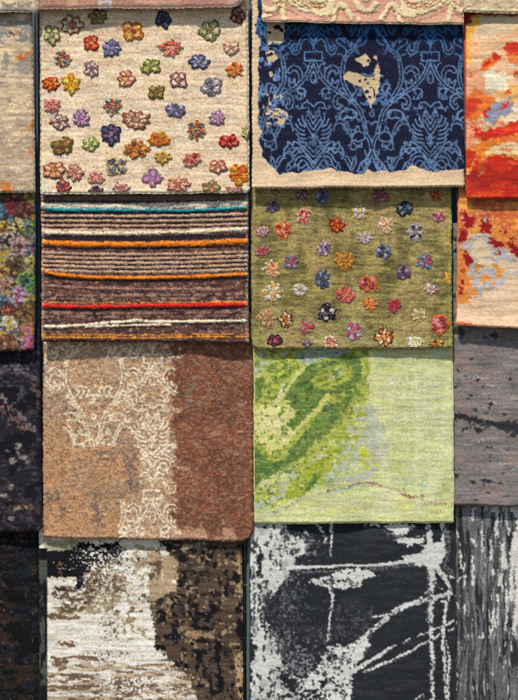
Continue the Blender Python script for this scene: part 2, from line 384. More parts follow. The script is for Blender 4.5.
dm([(351, 139), (356, 141.5), (363, 139.5), (364, 135), (359, 131.5), (354, 133), (351, 139)], 1.3)
dm([(354, 132), (357, 126), (359, 131)], 1.3)
dm([(365, 134), (369, 140), (370.5, 148), (369.5, 156), (366, 163)], 1.2, 1.5)
dm([(351, 139), (350, 148), (353, 149.5), (357, 147), (361, 146.5), (361, 142.5)], 1.3); dm([(351, 141), (356, 146), (360, 144)], 1.1)
dm([(364, 150), (366, 156), (370, 162)], 1.4); dm([(370, 150), (366, 158), (360, 164), (357, 171)], 1.8); dm([(359, 172), (365, 170), (369, 163)], 1.6)
dm([(340, 158), (344, 159), (348, 166), (351, 171)], 1.3); dm([(342, 156), (347, 157), (350, 163)], 1.1); dm([(350, 168), (352, 161), (355, 156.5), (355, 163), (352, 170)], 1.3)
dm([(367, 121), (371, 124), (373, 127)], 1.4); dm([(372, 110), (369, 114), (372, 117), (375, 114)], 1.2); dm([(366, 122), (364, 130)], 1.3)
def damask(X, Y, axis, cy):
    u = np.abs((X - axis + 58.5) % 117 - 58.5); v = (Y - cy) % 136
    i = np.clip(((u + 2) / DS).astype(int), 0, DAM.shape[1] - 1); j = np.clip((v / DS).astype(int), 0, DAM.shape[0] - 1)
    return DAM[j, i]

# ================================================================ the charts
def jitter(c, k, amt): return c
XL, XR, YB = -85, 603, 775
rng = np.random.RandomState(4)

# --- row depths (top row nearest the viewer)
ROWY = ((0, .018, .042, .066, .092), (0, .029, .045, .073, .091), (-.003, .024, .054, .071, .087), (.004, .019, .045, .076, .096))
def depth(row, col): return ROWY[col][row]

RUGS = {}
# ---- column one of four: left edge of the picture
c = Cloth(XL, 38, -60, 13, (220, 198, 162), 11)
c.put(c.n(9, 5, 1) > .56, (150, 138, 128)); c.stroke([(2, 2), (9, 8), (14, 4), (24, 6)], (130, 115, 105), 1.2, h=-.5); c.stroke([(18, 0), (26, 7), (36, 9)], (185, 160, 130), 1.5, h=-.4)
c.put((c.Y > 8) & (c.n(7, 4, 2) > .5), (160, 148, 135)); c.finish(.08)
Rug('carved_rug', 'pale grey and cream carved rug hem at the top left corner', depth(0, 0), XL, XL, 37.5, 37, -60, 12, 12.5, c, 11, edge=3.5, curl=2)
c = Cloth(XL, 36, -20, 194, (214, 190, 154), 12)
c.put((c.Y < 75) & (c.n(16, 12, 1) - (c.Y - 30) / 160 + .12 > .5), (138, 136, 132), a=.85)
c.put((c.Y > 120) & (c.n(14, 6, 3) > .48), (178, 158, 136), a=.7)
c.put(c.n(10, 3.5, 4) > .6, (172, 148, 124), a=.7); c.put(c.n(6, 2.6, 5) > .64, (222, 205, 172), a=.8)
c.poly([(9, 18), (17, 17), (19, 34), (14, 40), (9, 34)], (178, 118, 62), p=.45); c.poly([(15, 56), (22, 53), (30, 50), (32, 53), (22, 58), (15, 60)], (205, 112, 48), p=.75)
for P in ([(12, 125), (17, 128), (14, 131)], [(22, 132), (28, 127), (34, 122), (34, 130), (26, 136)], [(27, 146), (34, 148), (35, 156), (31, 152)], [(-2, 180), (5, 182), (14, 190), (4, 194), (0, 188)]): c.poly(P, (208, 122, 62), p=.75)
c.poly([(5, 97), (13, 96), (12, 103), (6, 101)], (128, 116, 104)); c.poly([(8, 32), (16, 33), (15, 38), (10, 37)], (70, 66, 66), p=.6)
c.put((c.Y > 60) & (c.n(11, 5, 9) > .55), (176, 152, 130), a=.6)
c.finish(.09, .12)
Rug('distressed_rug', 'faded beige and grey rug with small orange flecks at the left edge', depth(1, 0), XL, XL, 31, 34.6, -20, 193, 192.5, c, 12)
c = Cloth(XL, 37, 165, 353, (120, 112, 110), 13)
c.put(c.n(9, 9, 1) > .52, (96, 110, 60)); c.put(c.n(8, 8, 2) > .58, (150, 150, 165)); c.put(c.n(7, 7, 3) > .62, (215, 170, 50))
def pf(c, cx, cy, R, n, out, fa, fb, cen, rot=0):
    a = (c.wx * .3 + c.X * .7 - cx) / R; b = (c.wy * .3 + c.Y * .7 - cy) / R; r = np.hypot(a, b); th = np.arctan2(b, a) + rot
    rad = .72 + .28 * np.abs(np.cos(th * n / 2)) ** .6
    k = (np.floor(th / (2 * math.pi / n) + .5).astype(int)) % 2
    c.put(r < rad, out, .35); q = (r < rad * .76) & (np.abs(np.cos(th * n / 2)) > .5) & (r > .24)
    c.put(q & (k == 0), fa, .7); c.put(q & (k == 1), fb, .7); c.put(r < .22, cen, .7)
big = [(6, 216, 12, 6, (70, 150, 165), (60, 120, 150), (100, 170, 175), (40, 60, 90)), (2, 229, 10, 5, (235, 185, 40), (225, 160, 30), (240, 200, 80), (180, 110, 30)),
    (12, 200, 10, 6, (120, 60, 60), (90, 60, 50), (150, 110, 90), (60, 30, 30)), (31, 196, 8, 6, (190, 160, 50), (220, 190, 60), (140, 120, 60), (90, 80, 40)),
    (14, 208, 9, 6, (165, 35, 45), (190, 60, 70), (140, 30, 40), (90, 30, 30)), (24, 210, 10, 7, (120, 50, 40), (90, 40, 35), (170, 100, 80), (60, 30, 30)),
    (29, 226, 9, 8, (120, 160, 80), (70, 120, 160), (150, 190, 90), (40, 50, 90)), (16, 226, 9, 6, (225, 215, 170), (235, 200, 50), (230, 190, 60), (60, 50, 30)),
    (5, 240, 10, 7, (225, 195, 165), (40, 40, 60), (200, 160, 130), (40, 40, 60)), (20, 247, 11, 5, (205, 150, 150), (225, 175, 170), (180, 110, 120), (60, 50, 30)),
    (33, 250, 8, 6, (70, 110, 140), (40, 60, 90), (110, 140, 160), (190, 40, 50)), (15, 266, 12, 7, (90, 70, 50), (200, 150, 90), (120, 90, 50), (60, 50, 40)),
    (31, 263, 8, 6, (205, 180, 120), (130, 150, 60), (220, 190, 80), (90, 80, 40)), (2, 272, 8, 6, (235, 190, 50), (220, 160, 60), (200, 120, 60), (80, 50, 80)),
    (5, 285, 9, 6, (215, 160, 120), (230, 180, 140), (200, 140, 120), (160, 90, 60)), (27, 281, 11, 8, (135, 190, 50), (30, 110, 150), (90, 160, 60), (30, 40, 80)),
    (19, 296, 11, 7, (190, 165, 185), (205, 70, 150), (215, 180, 200), (200, 60, 140)), (2, 302, 8, 6, (110, 150, 170), (140, 180, 190), (90, 120, 150), (60, 80, 110)),
    (31, 301, 7, 5, (170, 160, 60), (190, 180, 70), (150, 130, 60), (70, 90, 140)), (8, 311, 9, 8, (60, 50, 60), (215, 80, 45), (200, 60, 40), (225, 120, 60)),
    (26, 313, 12, 6, (120, 80, 45), (190, 135, 45), (150, 100, 50), (90, 60, 40)), (9, 323, 9, 5, (235, 225, 190), (235, 190, 60), (240, 225, 180), (225, 170, 50)),
    (28, 331, 10, 6, (205, 120, 60), (210, 90, 150), (225, 150, 60), (190, 60, 130)), (6, 343, 10, 6, (150, 80, 50), (190, 130, 70), (120, 60, 40), (225, 180, 120)),
    (20, 346, 8, 6, (210, 160, 120), (190, 130, 80), (60, 60, 80), (120, 70, 50)), (30, 343, 8, 5, (200, 80, 150), (225, 130, 170), (190, 60, 130), (210, 90, 80))]
for i, b in enumerate(big): pf(c, *b, rot=i)
k = c.n(3, 3, 60, 3); c.put(k > .62, (84, 66, 60), a=.8); c.put(k < .33, (168, 158, 130), a=.6)
l_ = c.c.mean(-1, keepdims=True); c.c = (l_ + (c.c - l_) * .78) * .84
c.finish(.24, .05)
Rug('floral_rug', 'densely flowered multicoloured rug at the left edge above the black rug', depth(2, 0), XL, XL, 35.3, 33.5, 165, 352, 350, c, 13, grit=.3)
c = Cloth(XL, 43, 322, 534, (36, 33, 40), 14)
c.put(c.n(5, 3, 1, 3) > .6, (62, 56, 64)); c.put(c.n(16, 11, 2) > .58, (24, 22, 28))
for P, w, col, p in (([(0, 372), (8, 364), (16, 366), (26, 374), (38, 381)], 9, (92, 86, 98), .4), ([(0, 377), (8, 367), (30, 377)], 7, (84, 62, 76), .22), ([(0, 395), (9, 402), (18, 410), (26, 421), (34, 429), (40, 435)], 6, (122, 112, 108), .48),
                     ([(3, 408), (14, 420), (24, 428)], 12, (120, 92, 86), .16), ([(32, 385), (38, 400), (36, 412)], 9, (98, 72, 70), .2), ([(8, 382), (22, 386), (20, 398)], 9, (66, 67, 78), .22)):
    dd = dstroke(c.wx, c.wy, P, True, w / 2, w / 2) + 1.5; c.put((c.n(3.2, 2.4, int(P[0][1]), 3) + np.clip(-dd / w, -.5, .25) * .5 > .66 - p * .28) & (dd < w * .5), col)
for b in ((19, 445, 3, 3.5), (24, 456, 4, 3), (19, 451, 2.5, 2.5), (12, 460, 4, 3), (7, 450, 3, 1.6), (28, 461, 2.5, 1.6), (19, 470, 2, 1.6), (11, 487, 2, 1.8), (17, 509, 5, 3), (26, 507, 2.5, 2), (32, 508, 2, 2), (10, 520, 3, 3), (4, 493, 2, 2)): c.blob(*b, (128, 122, 114))
c.stroke([(2, 508), (14, 506), (28, 505)], (100, 66, 48), 1.4); c.blob(9.5, 498.5, 1, 1, (200, 70, 60)); c.put((c.Y > 505) & (c.X > 28) & (c.n(5, 4, 9) > .56), (74, 60, 48))
c.finish(.28, .08)
Rug('dark_rug', 'black rug with grey and dusty pink streaks at the left edge', depth(3, 0), XL, XL, 38.5, 41.5, 322, 532, 531, c, 14, curl=1, rr=4)
c = Cloth(XL, 42, 505, YB, (17, 18, 22), 15, knot=.95)
c.put(c.n(13, 4.5, 1, 3) > .56, (25, 31, 38)); c.put(c.n(14, 4, 2, 3) > .57, (46, 34, 29)); c.put(c.n(2.2, 1.6, 3, 2) > .79, (92, 68, 48)); c.put(c.n(3, 2, 4, 2) > .82, (62, 68, 74))
c.put(c.n(12, 10, 6) > .62, (14, 13, 16)); c.finish(.3, .15)
Rug('dark_rug', 'near black rug with faint blue and brown rows at the bottom left corner', depth(4, 0), XL, XL, 38, 38, 505, YB, YB, c, 15)

# ---- second column
c = Cloth(37, 247, -60, 12, (168, 124, 108), 21)
c.put(c.n(26, 14, 1) > .55, (184, 142, 122)); c.put((np.abs(c.X - 105) < 7) & (c.n(4, 4, 2) > .42), (176, 170, 170)); c.put((np.abs(c.X - 72) < 5), (196, 160, 120), a=.5)
c.put((c.X > 225), (176, 150, 140), a=.5); c.finish(.12)
Rug('pink_brown_rug', 'dusky pink brown rug hem above the cream flowered rug', depth(0, 1), 38.5, 38.5, 246, 243, -60, 9.5, 7.5, c, 21, edge=5.5, rr=14, curl=2.5)
c = Cloth(39, 250, -20, 196, (237, 205, 171), 22, knot=.95)
c.put(c.n(40, 16, 1) > .52, (236, 212, 182), a=.6); c.put(c.n(22, 2.6, 2) > .58, (212, 180, 142), a=.5); c.put(c.n(12, 2, 3, 2) > .66, (232, 216, 186), a=.7)
c.put((c.Y > 187) & (c.n(5, 3, 8) > .5), (222, 214, 190)); c.finish(.15, .1)
cream = Rug('flower_rug', 'cream rug scattered with raised multicoloured flowers', depth(1, 1), 40, 40.5, 247.5, 249, -20, 194, 192.5, c, 22, edge=3, curl=.7, rr=3, grit=.2)
N_, CR, RD, NV = (55, 60, 88), (226, 206, 152), (198, 58, 42), (62, 66, 96)
FL = [(72, 25, 12.3, 11, 7, 0, (168, 92, 72), (226, 188, 156), None, (190, 120, 90)), (52, 35, 9, 9.6, 5, 20, (142, 142, 78), (196, 190, 138), (180, 176, 120)), (99, 17, 10, 8.4, 6, 10, (118, 118, 62), (138, 100, 70), (150, 146, 86)),
 (91, 43, 9.6, 9, 4, 45, (178, 58, 42), (206, 92, 62), (216, 110, 80), (235, 150, 60)), (112, 48, 9.6, 10, 8, 0, (108, 114, 150), (146, 124, 170), (96, 100, 140), (200, 120, 160)), (62, 58, 9.4, 9, 8, 10, CR, RD, NV, RD),
 (92, 69, 7.6, 9.2, 6, 30, (168, 130, 118), (206, 178, 170), (190, 160, 155), (104, 48, 60)), (51, 84, 9.3, 8, 7, 0, (196, 54, 32), (232, 140, 50), (214, 90, 46), (236, 160, 60)), (71, 84, 10, 10.4, 6, 30, (232, 172, 48), (226, 118, 40), (238, 190, 70), (205, 60, 40)),
 (133, 31, 12, 11, 4, 40, (214, 126, 46), (222, 146, 96), (226, 156, 80), (84, 44, 44)), (164, 19, 8.6, 9, 5, 10, (50, 55, 80), (78, 80, 112), (64, 66, 96)), (171, 48, 13, 9.6, 9, 0, (238, 200, 140), (212, 66, 96), (200, 44, 50), (230, 150, 140)),
 (151, 66, 11.4, 8.4, 4, 45, (132, 132, 60), (188, 180, 112), (170, 164, 92)), (126, 79, 10, 8.8, 6, 0, (190, 106, 84), (236, 176, 124), (226, 150, 130), (240, 190, 90)), (178.5, 80, 9.4, 9.4, 4, 45, (156, 96, 80), (232, 196, 182), None, (190, 120, 100)),
 (156, 92, 9, 8, 4, 45, (120, 112, 54), (156, 138, 74), (140, 112, 66), (150, 80, 60)), (210, 30, 12, 10.6, 5, 90, (138, 144, 84), (186, 170, 132), (160, 156, 104), (120, 90, 60)), (238, 15, 7.2, 9.6, 5, 0, (98, 56, 48), (186, 132, 104), (150, 110, 90)),
 (231, 48, 9.4, 7.6, 5, 90, (224, 158, 128), (236, 184, 156), None, (188, 90, 60)), (199, 62, 10.8, 7.8, 6, 0, (74, 80, 112), (156, 156, 176), (110, 112, 146), (190, 150, 170)), (235, 69.5, 8.8, 8.4, 8, 0, (236, 182, 92), (212, 62, 40), (226, 120, 60)),
 (211.5, 87, 11.4, 10.4, 5, 20, (166, 156, 156), (196, 184, 178), (78, 78, 98), (70, 70, 90)), (52, 105, 9.2, 7.6, 8, 0, (226, 172, 160), (204, 58, 62), (226, 120, 110), (180, 60, 50)), (81, 118, 8.4, 9, 9, 0, (148, 130, 166), (212, 90, 160), (176, 130, 176), (220, 110, 170)),
 (59, 122, 9.4, 8.4, 6, 20, (162, 108, 98), (226, 202, 184), (206, 170, 158), (120, 60, 50)), (112.5, 106, 9.4, 9.4, 8, 0, CR, RD, NV, RD), (111, 134, 10.8, 11.4, 6, 30, (56, 56, 80), (100, 80, 112), (74, 72, 102), (196, 120, 150)),
 (62, 147, 12.4, 10, 4, 35, (114, 108, 48), (146, 128, 62), (152, 92, 60), (110, 50, 40)), (90.5, 144, 8.8, 7.2, 5, 0, (150, 156, 82), (192, 190, 118), None, (170, 170, 100)), (54, 170, 12.6, 10, 7, 0, (172, 92, 64), (226, 168, 128), (214, 146, 100), (190, 120, 60)),
 (75, 172, 9, 8.4, 8, 10, (188, 118, 112), (232, 176, 126), (206, 132, 120), (190, 110, 60)), (95.5, 178, 9.4, 7, 8, 0, (236, 206, 162), (202, 64, 70), (222, 110, 120), (230, 120, 120)), (63, 187, 8.2, 7, 8, 0, (62, 62, 100), (216, 106, 52), (206, 60, 50), (60, 60, 110)),
 (117, 166, 12, 10.4, 4, 45, (226, 206, 142), (66, 66, 96), (70, 70, 98), (70, 70, 98)), (136, 120, 14.2, 10.6, 9, 10, (168, 98, 72), (220, 182, 154), (206, 150, 120), (170, 150, 120)), (158.5, 140, 11, 8.4, 5, 90, (230, 152, 46), (206, 72, 40), (226, 130, 50), (200, 60, 40)),
 (136, 149, 13.2, 10.4, 7, 0, (222, 150, 56), (214, 118, 56), (104, 54, 62), (206, 110, 60)), (163, 157.5, 9, 6.6, 8, 0, (216, 162, 56), (196, 150, 80), None, (150, 134, 120)), (176.5, 110.5, 10.8, 7.4, 6, 20, (112, 114, 144), (78, 80, 106), (174, 150, 184), (90, 90, 120)),
 (152, 179, 10.4, 9.6, 4, 0, (158, 132, 160), (216, 102, 162), None, (216, 90, 150)), (121, 188, 10.4, 5.2, 6, 0, (188, 132, 126), (216, 162, 150), (170, 106, 100)), (178, 185, 12.4, 8, 8, 0, (206, 124, 112), (232, 166, 112), (222, 140, 120), (170, 80, 60)),
 (196.5, 131, 10.6, 10.6, 8, 0, (232, 200, 130), (176, 48, 40), (66, 66, 90), (120, 60, 50)), (217.5, 118, 8.8, 8.4, 9, 0, (166, 142, 168), (218, 92, 152), (190, 150, 180), (220, 120, 170)), (229, 142, 10.2, 7.2, 5, 90, (184, 34, 34), (196, 104, 86), (200, 70, 60), (180, 50, 40)),
 (192, 160, 9.8, 7.8, 6, 0, (232, 202, 152), (212, 92, 112), (160, 46, 44), (200, 80, 70)), (217, 167, 9.2, 7, 5, 90, (188, 102, 74), (216, 158, 128), None, (200, 120, 90)), (238.5, 175, 10.4, 10.4, 5, 90, (230, 156, 44), (222, 130, 44), (205, 78, 40), (200, 60, 40)),
 (245.5, 132, 4.6, 7, 5, 0, (168, 164, 96), (196, 188, 126)), (211, 187, 10, 6.4, 5, 0, (150, 142, 88), (176, 150, 96), (160, 104, 80)), (234, 190, 9, 3.6, 5, 0, (152, 144, 90), (190, 110, 120)), (95, 190.5, 8, 4.2, 4, 0, (64, 60, 84), (196, 70, 50), (60, 60, 90))]
okc = lambda px, py: (px < 248.2) & (py < 192.2) & (px > 41)
for f in FL:
    f = list(f) + [None] * (10 - len(f))
    flower(cream, *f[:10], H=1.5, clip=okc)

c = Cloth(40, 249, 165, 343, (104, 70, 60), 23, knot=.85)
def yl(pts): return np.interp(c.X, [p[0] for p in pts], [p[1] for p in pts])
dy = (fbm(c.X, c.Y * 0, 14, 9, 3) - .5) * .9
def band(pts, th, col, h, rag=.5, x0=0, x1=999):
    yc = yl(pts) + dy
    t = th / 2 + (c.n(5, 50, int(pts[0][1] * 10), 2) - .5) * rag * 2.6 + (c.rs.rand(*c.X.shape) - .5) * .5
    m = (np.abs(c.Y - yc) < t) & (c.X > x0) & (c.X < x1)
    prof = h * np.sqrt(np.clip(1 - ((c.Y - yc) / (t + .01)) ** 2, 0, 1))
    tw = np.sin(c.X * 2.0 + (c.Y - yc) * 1.7 + c.n(6, 6, 9, 2) * 5)
    prof = prof * (1 + .16 * tw)
    c.c = np.where(m[..., None], np.array(col, float) * (1 + .09 * tw)[..., None], c.c); c.h = np.where(m, prof, c.h)
c.put(vnoise(c.X, c.Y, 1.5, 1.1, 300) > .76, (190, 152, 130), a=.8); c.put(c.n(6, 1.6, 2, 2) > .6, (48, 38, 44), a=.8)
def rows(ys, col, th, h, sag=(0, 0, 0)):
    for y in ys: band([(42, y + sag[0]), (90, y + sag[1] * .7), (145, y + sag[1]), (200, y + sag[1] * .6 + sag[2] * .3), (247, y + sag[2])], th, col, h, .5)
DK, TN, CM, OR = (44, 36, 42), (190, 154, 126), (234, 214, 182), (226, 124, 34)
band([(42, 201.5), (247, 200.5)], 1.6, DK, 0)
c.put((c.Y > 194.5) & (c.Y < 200.5), (118, 96, 88), a=.8)
rows([213, 218, 223, 227.5], DK, 2.2, -.4, (0, .6, -1.2)); rows([215.6, 220.6, 225.4, 229.6], TN, 2.7, .7, (0, .4, -1.6))
band([(42, 205.2), (110, 206.5), (180, 205.5), (247, 203.4)], 6.2, (222, 208, 184), 1.2); band([(42, 208), (60, 210.2), (120, 210), (190, 210.8), (247, 207.6)], 3.2, (30, 142, 152), 1.4)
band([(42, 232.4), (100, 233.6), (145, 233), (200, 231.8), (220, 230.5), (247, 229.2)], 4.3, CM, 1.5)
band([(42, 237.6), (145, 239), (247, 235.5)], 4.6, DK, -.2)
band([(42, 242.2), (80, 244.6), (145, 244.4), (200, 243.6), (247, 241.2)], 5.8, OR, 1.7); band([(42, 247.4), (90, 249.4), (247, 246.4)], 1.6, DK, -.3)
rows([255.4, 259.8, 264.2, 268.5], DK, 1.6, -.4, (-1, 1, -1.6)); rows([253.4, 257.6, 262, 266.4, 270.8], TN, 2.8, .6, (-1, 1, -1.8))
band([(42, 275), (60, 279), (145, 281.5), (247, 278)], 3.5, DK, -.2)
band([(42, 270.8), (56, 274.4), (90, 277.6), (145, 278), (200, 276.8), (247, 274.2)], 3.9, OR, 1.7)
band([(42, 285), (70, 287.5), (145, 289.2), (247, 289.6)], 2.8, (158, 118, 102), .8, 1.0, 0, 222)
for y_ in (294.5, 298.5, 312.5, 316): band([(42, y_), (90, y_ + 1.2), (145, y_ + .6), (200, y_ + .4), (247, y_ - .8)], 1.3, (150, 116, 100), .3, 1.6)
band([(42, 302.6), (90, 303), (247, 301.6)], 1.1, (214, 140, 60), .7, .5)
band([(42, 305.2), (70, 307), (110, 306.8), (145, 305.8), (200, 305.4), (247, 304.2)], 4.2, (208, 44, 36), 1.5); band([(42, 309), (90, 310.5), (247, 308)], 1.5, DK, -.3)
band([(42, 326.6), (62, 326.8), (80, 325.6), (100, 323.8), (120, 322.2), (138, 320.4), (150, 322), (200, 321.6), (247, 320.8)], 3.4, CM, 1.6, .8)
band([(84, 327), (110, 326.4), (130, 325.2), (172, 325)], 2.6, CM, 1.5, .6, 85, 172)
band([(42, 334.6), (145, 335.2), (247, 334)], 1.3, (220, 138, 50), .6, .6); band([(42, 337.4), (145, 337.8), (247, 336.6)], 1.6, (224, 142, 50), .7, .6)
c.put((c.X < 44.5) & (np.mod(c.Y, 3.1) < 1.7), (205, 165, 140), a=.8); c.put((c.X > 245.6) & (np.mod(c.Y, 3.1) < 1.9), (214, 172, 145), a=.8)
c.put(vnoise(c.X, c.Y, 1.6, 1.2, 301) < .16, (60, 46, 46), a=.6); c.finish(.2, .06, 1.2, 12)
Rug('striped_rug', 'brown rug with orange, red, teal and cream stripes', depth(2, 1), 41, 42, 247.5, 248, 165, 341, 342.5, c, 23, cell=.7, grit=.26)

c = Cloth(41, 254, 312, 543, (168, 138, 110), 24, knot=.82)
c.put(c.n(30, 18, 1) > .5, (188, 142, 102), a=.7); c.put((c.Y > 445) & (c.X < 135), (174, 126, 86), a=.3)
for P in ([(60, 398), (70, 402), (82, 412), (80, 424), (68, 420), (62, 410)], [(75, 430), (84, 424), (90, 432), (84, 440)], [(120, 450), (140, 449), (138, 462), (134, 474), (142, 488), (136, 496), (128, 488), (126, 470)], [(96, 452), (112, 450), (118, 464), (108, 470)],
          [(78, 344), (82, 348), (82, 376), (78, 360)], [(44, 380), (54, 386), (58, 396), (50, 398)], [(92, 500), (100, 505), (106, 530), (96, 532)], [(154, 346), (162, 346), (164, 366), (158, 360)], [(60, 484), (64, 520), (48, 512), (45, 492)]): c.poly(P, (120, 100, 90), p=.52)
c.poly([(140, 362), (168, 362), (170, 430), (174, 470), (170, 500), (180, 541), (120, 541), (128, 500), (142, 490), (138, 440)], (190, 156, 126), a=.65)
rust = [(172, 352), (176, 341), (256, 341), (256, 545), (238, 545), (236, 535), (226, 515), (222, 535), (205, 540), (203, 518), (196, 530), (188, 520), (184, 534), (174, 518), (168, 505), (174, 480), (178, 468), (173, 448), (171, 430), (176, 410), (169, 392), (171, 372)]
_w = c.wx; c.wx = c.wx + (fbm(c.X, c.Y, 16, 13, 777) - .5) * 34 + (c.n(4, 5, 778) - .5) * 9
c.poly([(170, 340), (256, 340), (256, 545), (168, 545), (170, 470), (172, 430), (168, 395)], (184, 142, 114)); c.poly(rust, (128, 80, 58)); c.put(inpoly(c.X, c.Y, rust) & (c.n(26, 20, 4) > .54), (112, 70, 52), a=.8)
c.put(inpoly(c.X, c.Y, rust) & (c.Y < 368) & (c.n(8, 5, 5) > .5), (112, 84, 72), a=.6); c.wx = _w; c.poly([(188, 372), (198, 375), (194, 412), (188, 408)], (126, 104, 92), p=.45); c.poly([(234, 400), (246, 405), (242, 412), (236, 410)], (144, 120, 106), p=.7)
c.poly([(212, 428), (226, 424), (220, 436), (214, 440)], (164, 116, 88), p=.6)
D = damask(c.X + (c.wx - c.X) * .12, c.Y + (c.wy - c.Y) * .12, 152.5, 359)
xe = c.X + (fbm(c.X, c.Y, 16, 13, 777) - .5) * 34; ye = c.Y + (fbm(c.X, c.Y, 11, 16, 779) - .5) * 34; xf = c.X + (fbm(c.X, c.Y, 11, 11, 780) - .5) * 30
vis = ((xe < 171) & (ye < 444) & (c.X > 44) & ~((xf < 66) & (ye > 392))) | ((xf > 134) & (xe < 174)) | ((c.Y > 498) & (c.X > 118) & (c.X < 176))
vis &= ~((c.X > 112) & (c.X < 140) & (c.Y > 449) & (c.Y < 500)); fade = c.n(14, 12, 12)
ul = np.exp(-(((c.X - 104) / 52) ** 4 + ((c.Y - 392) / 52) ** 4)); c.put(ul * (c.n(9, 7, 45) > .5), (190, 158, 126), a=.55); c.put((ul > .3) & (ye < 446) & (c.n(1.9, 1.6, 46, 2) > .72), (220, 198, 168), a=.6)
c.put((D < .3) & vis & (fade > .3), (236, 218, 188), .45)
c.put(vis & (D > .35) & (c.n(2, 1.5, 44, 2) > .64), (200, 172, 138), a=.7)
c.put((c.Y > 396) & (c.Y < 446) & (np.abs(c.X - 96) < 30) & (D < .4), (230, 212, 180), .35)
g = vnoise(c.X, c.Y, 1.9, 1.2, 501); g2 = vnoise(c.X, c.Y, 1.7, 1.3, 502); g3 = vnoise(c.X, c.Y, 3, 1.6, 503)
c.put(g > .74, (214, 176, 138), a=.38); c.put(g < .24, (84, 58, 46), a=.42); c.put(g2 > .74, (126, 114, 108), a=.42)
c.put((g2 < .2) & (c.X < 170), (198, 138, 92), a=.35); c.put((g2 < .2) & (c.X > 170), (160, 84, 54), a=.5); c.c *= (1 + (g3 - .5) * .24)[..., None]; c.put((g3 > .72) & (c.X > 168), (150, 120, 98), a=.4)
c.finish(.16, .04, line=0)
Rug('damask_rug', 'tan and rust brown rug with worn cream damask ornament', depth(3, 1), 43, 43.5, 252.5, 253, 312, 537.5, 541, c, 24, rr=13, rl=3, grit=.2, curl=1, cell=.68)

c = Cloth(38, 244, 514, YB, (226, 217, 202), 25, knot=.85)
c.put(c.n(30, 4, 1) > .52, (230, 226, 216), a=.7); c.put(c.n(24, 3, 2) > .67, (206, 190, 160), a=.6)
BK, BR, BG = (19, 19, 24), (100, 81, 65), (168, 152, 122)
c.poly([(42, 538), (80, 538), (78, 548), (60, 551), (46, 548)], (168, 160, 126))
c.poly([(80, 545), (100, 560), (118, 570), (125, 590), (112, 612), (60, 615), (52, 606), (62, 600), (86, 590), (92, 575)], BG, p=.62)
c.poly([(50, 594), (62, 586), (76, 590), (92, 578), (104, 572), (100, 588), (90, 602), (82, 612), (48, 616), (62, 603)], BR, p=.68)
c.poly([(56, 588), (66, 588), (67, 593), (58, 594)], (52, 44, 42))
c.poly([(42, 548), (54, 550), (76, 548), (80, 542), (100, 544), (120, 539), (122, 550), (106, 560), (92, 568), (86, 578), (80, 590), (74, 592), (74, 578), (42, 577)], BK)
c.blob(59, 563, 2.6, 2.4, (112, 82, 58)); c.blob(61, 569, 2, 2, (90, 68, 52)); c.blob(59.5, 574, 1.5, 2, (112, 86, 62))
c.put((c.X > 112) & (c.X < 160) & (c.Y > 546) & (c.Y < 640) & (c.n(7, 5, 88, 3) > .63), (160, 140, 108))
c.put((c.X > 112) & (c.X < 160) & (c.Y > 546) & (c.Y < 620) & (c.n(5, 4, 89, 3) > .68), (96, 80, 64))
sp = c.rs.rand(*c.X.shape); sp2 = vnoise(c.X, c.Y, 1.6, 1.5, 401)
zone = np.exp(-(((c.X - 100) / 26) ** 2 + ((c.Y - 558) / 20) ** 2)); c.put((sp2 < .44 * zone) , (230, 224, 212)); c.put((sp2 > 1 - .42 * zone), (28, 26, 30)); sp4 = vnoise(c.X, c.Y, 1.2, 1.1, 404); z2 = np.exp(-(((c.X - 92) / 34) ** 2 + ((c.Y - 572) / 28) ** 2)); c.put(sp4 < .22 * z2, (232, 226, 214)); c.put(sp4 > 1 - .26 * z2, (44, 38, 38))
zone = np.exp(-(((c.X - 108) / 20) ** 2 + ((c.Y - 585) / 26) ** 2)); c.put((sp2 > 1 - .42 * zone), (120, 98, 78)); c.put((sp2 < .22 * zone), (236, 230, 216))
zone = np.exp(-(((c.X - 110) / 13) ** 2 + ((c.Y - 628) / 16) ** 2)); c.put((sp2 > 1 - .46 * zone), (122, 98, 74))
zone = np.exp(-(((c.X - 118) / 16) ** 2 + ((c.Y - 555) / 14) ** 2)); c.put(sp2 < .3 * zone, (150, 146, 142))
right = [(160, 538), (244, 538), (244, YB), (200, YB), (196, 695), (186, 678), (172, 662), (162, 652), (154, 640), (153, 622), (152, 604), (166, 592), (176, 590), (175, 560), (166, 548)]
c.poly([(146, 546), (160, 552), (178, 555), (178, 592), (158, 600), (150, 596), (148, 580), (152, 566), (146, 556)], (172, 148, 118), p=.95)
c.poly([(148, 562), (162, 560), (164, 570), (156, 584), (148, 578)], (98, 80, 66), p=.6); c.poly([(134, 540), (142, 545), (140, 560), (132, 556)], BG, p=.5); c.poly([(130, 588), (136, 596), (132, 606), (128, 600)], BG, p=.7); c.poly([(128, 616), (136, 616), (136, 634), (129, 634)], (150, 126, 92), p=.8)
c.poly([(132, 566), (138, 568), (136, 578), (131, 574)], BG, p=.7); c.poly([(139, 560), (144, 585), (140, 590)], BG, p=.5)
c.poly(right, (82, 67, 56)); R_ = inpoly(c.wx, c.wy, right); c.put(R_ & (c.n(6, 7, 23, 3) > .6), (30, 27, 28)); c.put(R_ & (c.n(4, 4, 24, 3) > .665), (158, 134, 102))
c.put(R_ & (c.n(26, 2.2, 21) > .6), (112, 92, 75), a=.5); c.put(R_ & (c.n(18, 2, 22) > .6), (70, 56, 48), a=.7)
c.poly([(184, 628), (196, 630), (212, 632), (216, 638), (196, 638), (184, 634)], (164, 134, 98), p=.8); c.poly([(156, 606), (166, 598), (178, 594), (180, 600), (170, 606), (166, 620), (158, 618)], (148, 124, 96), p=.55)
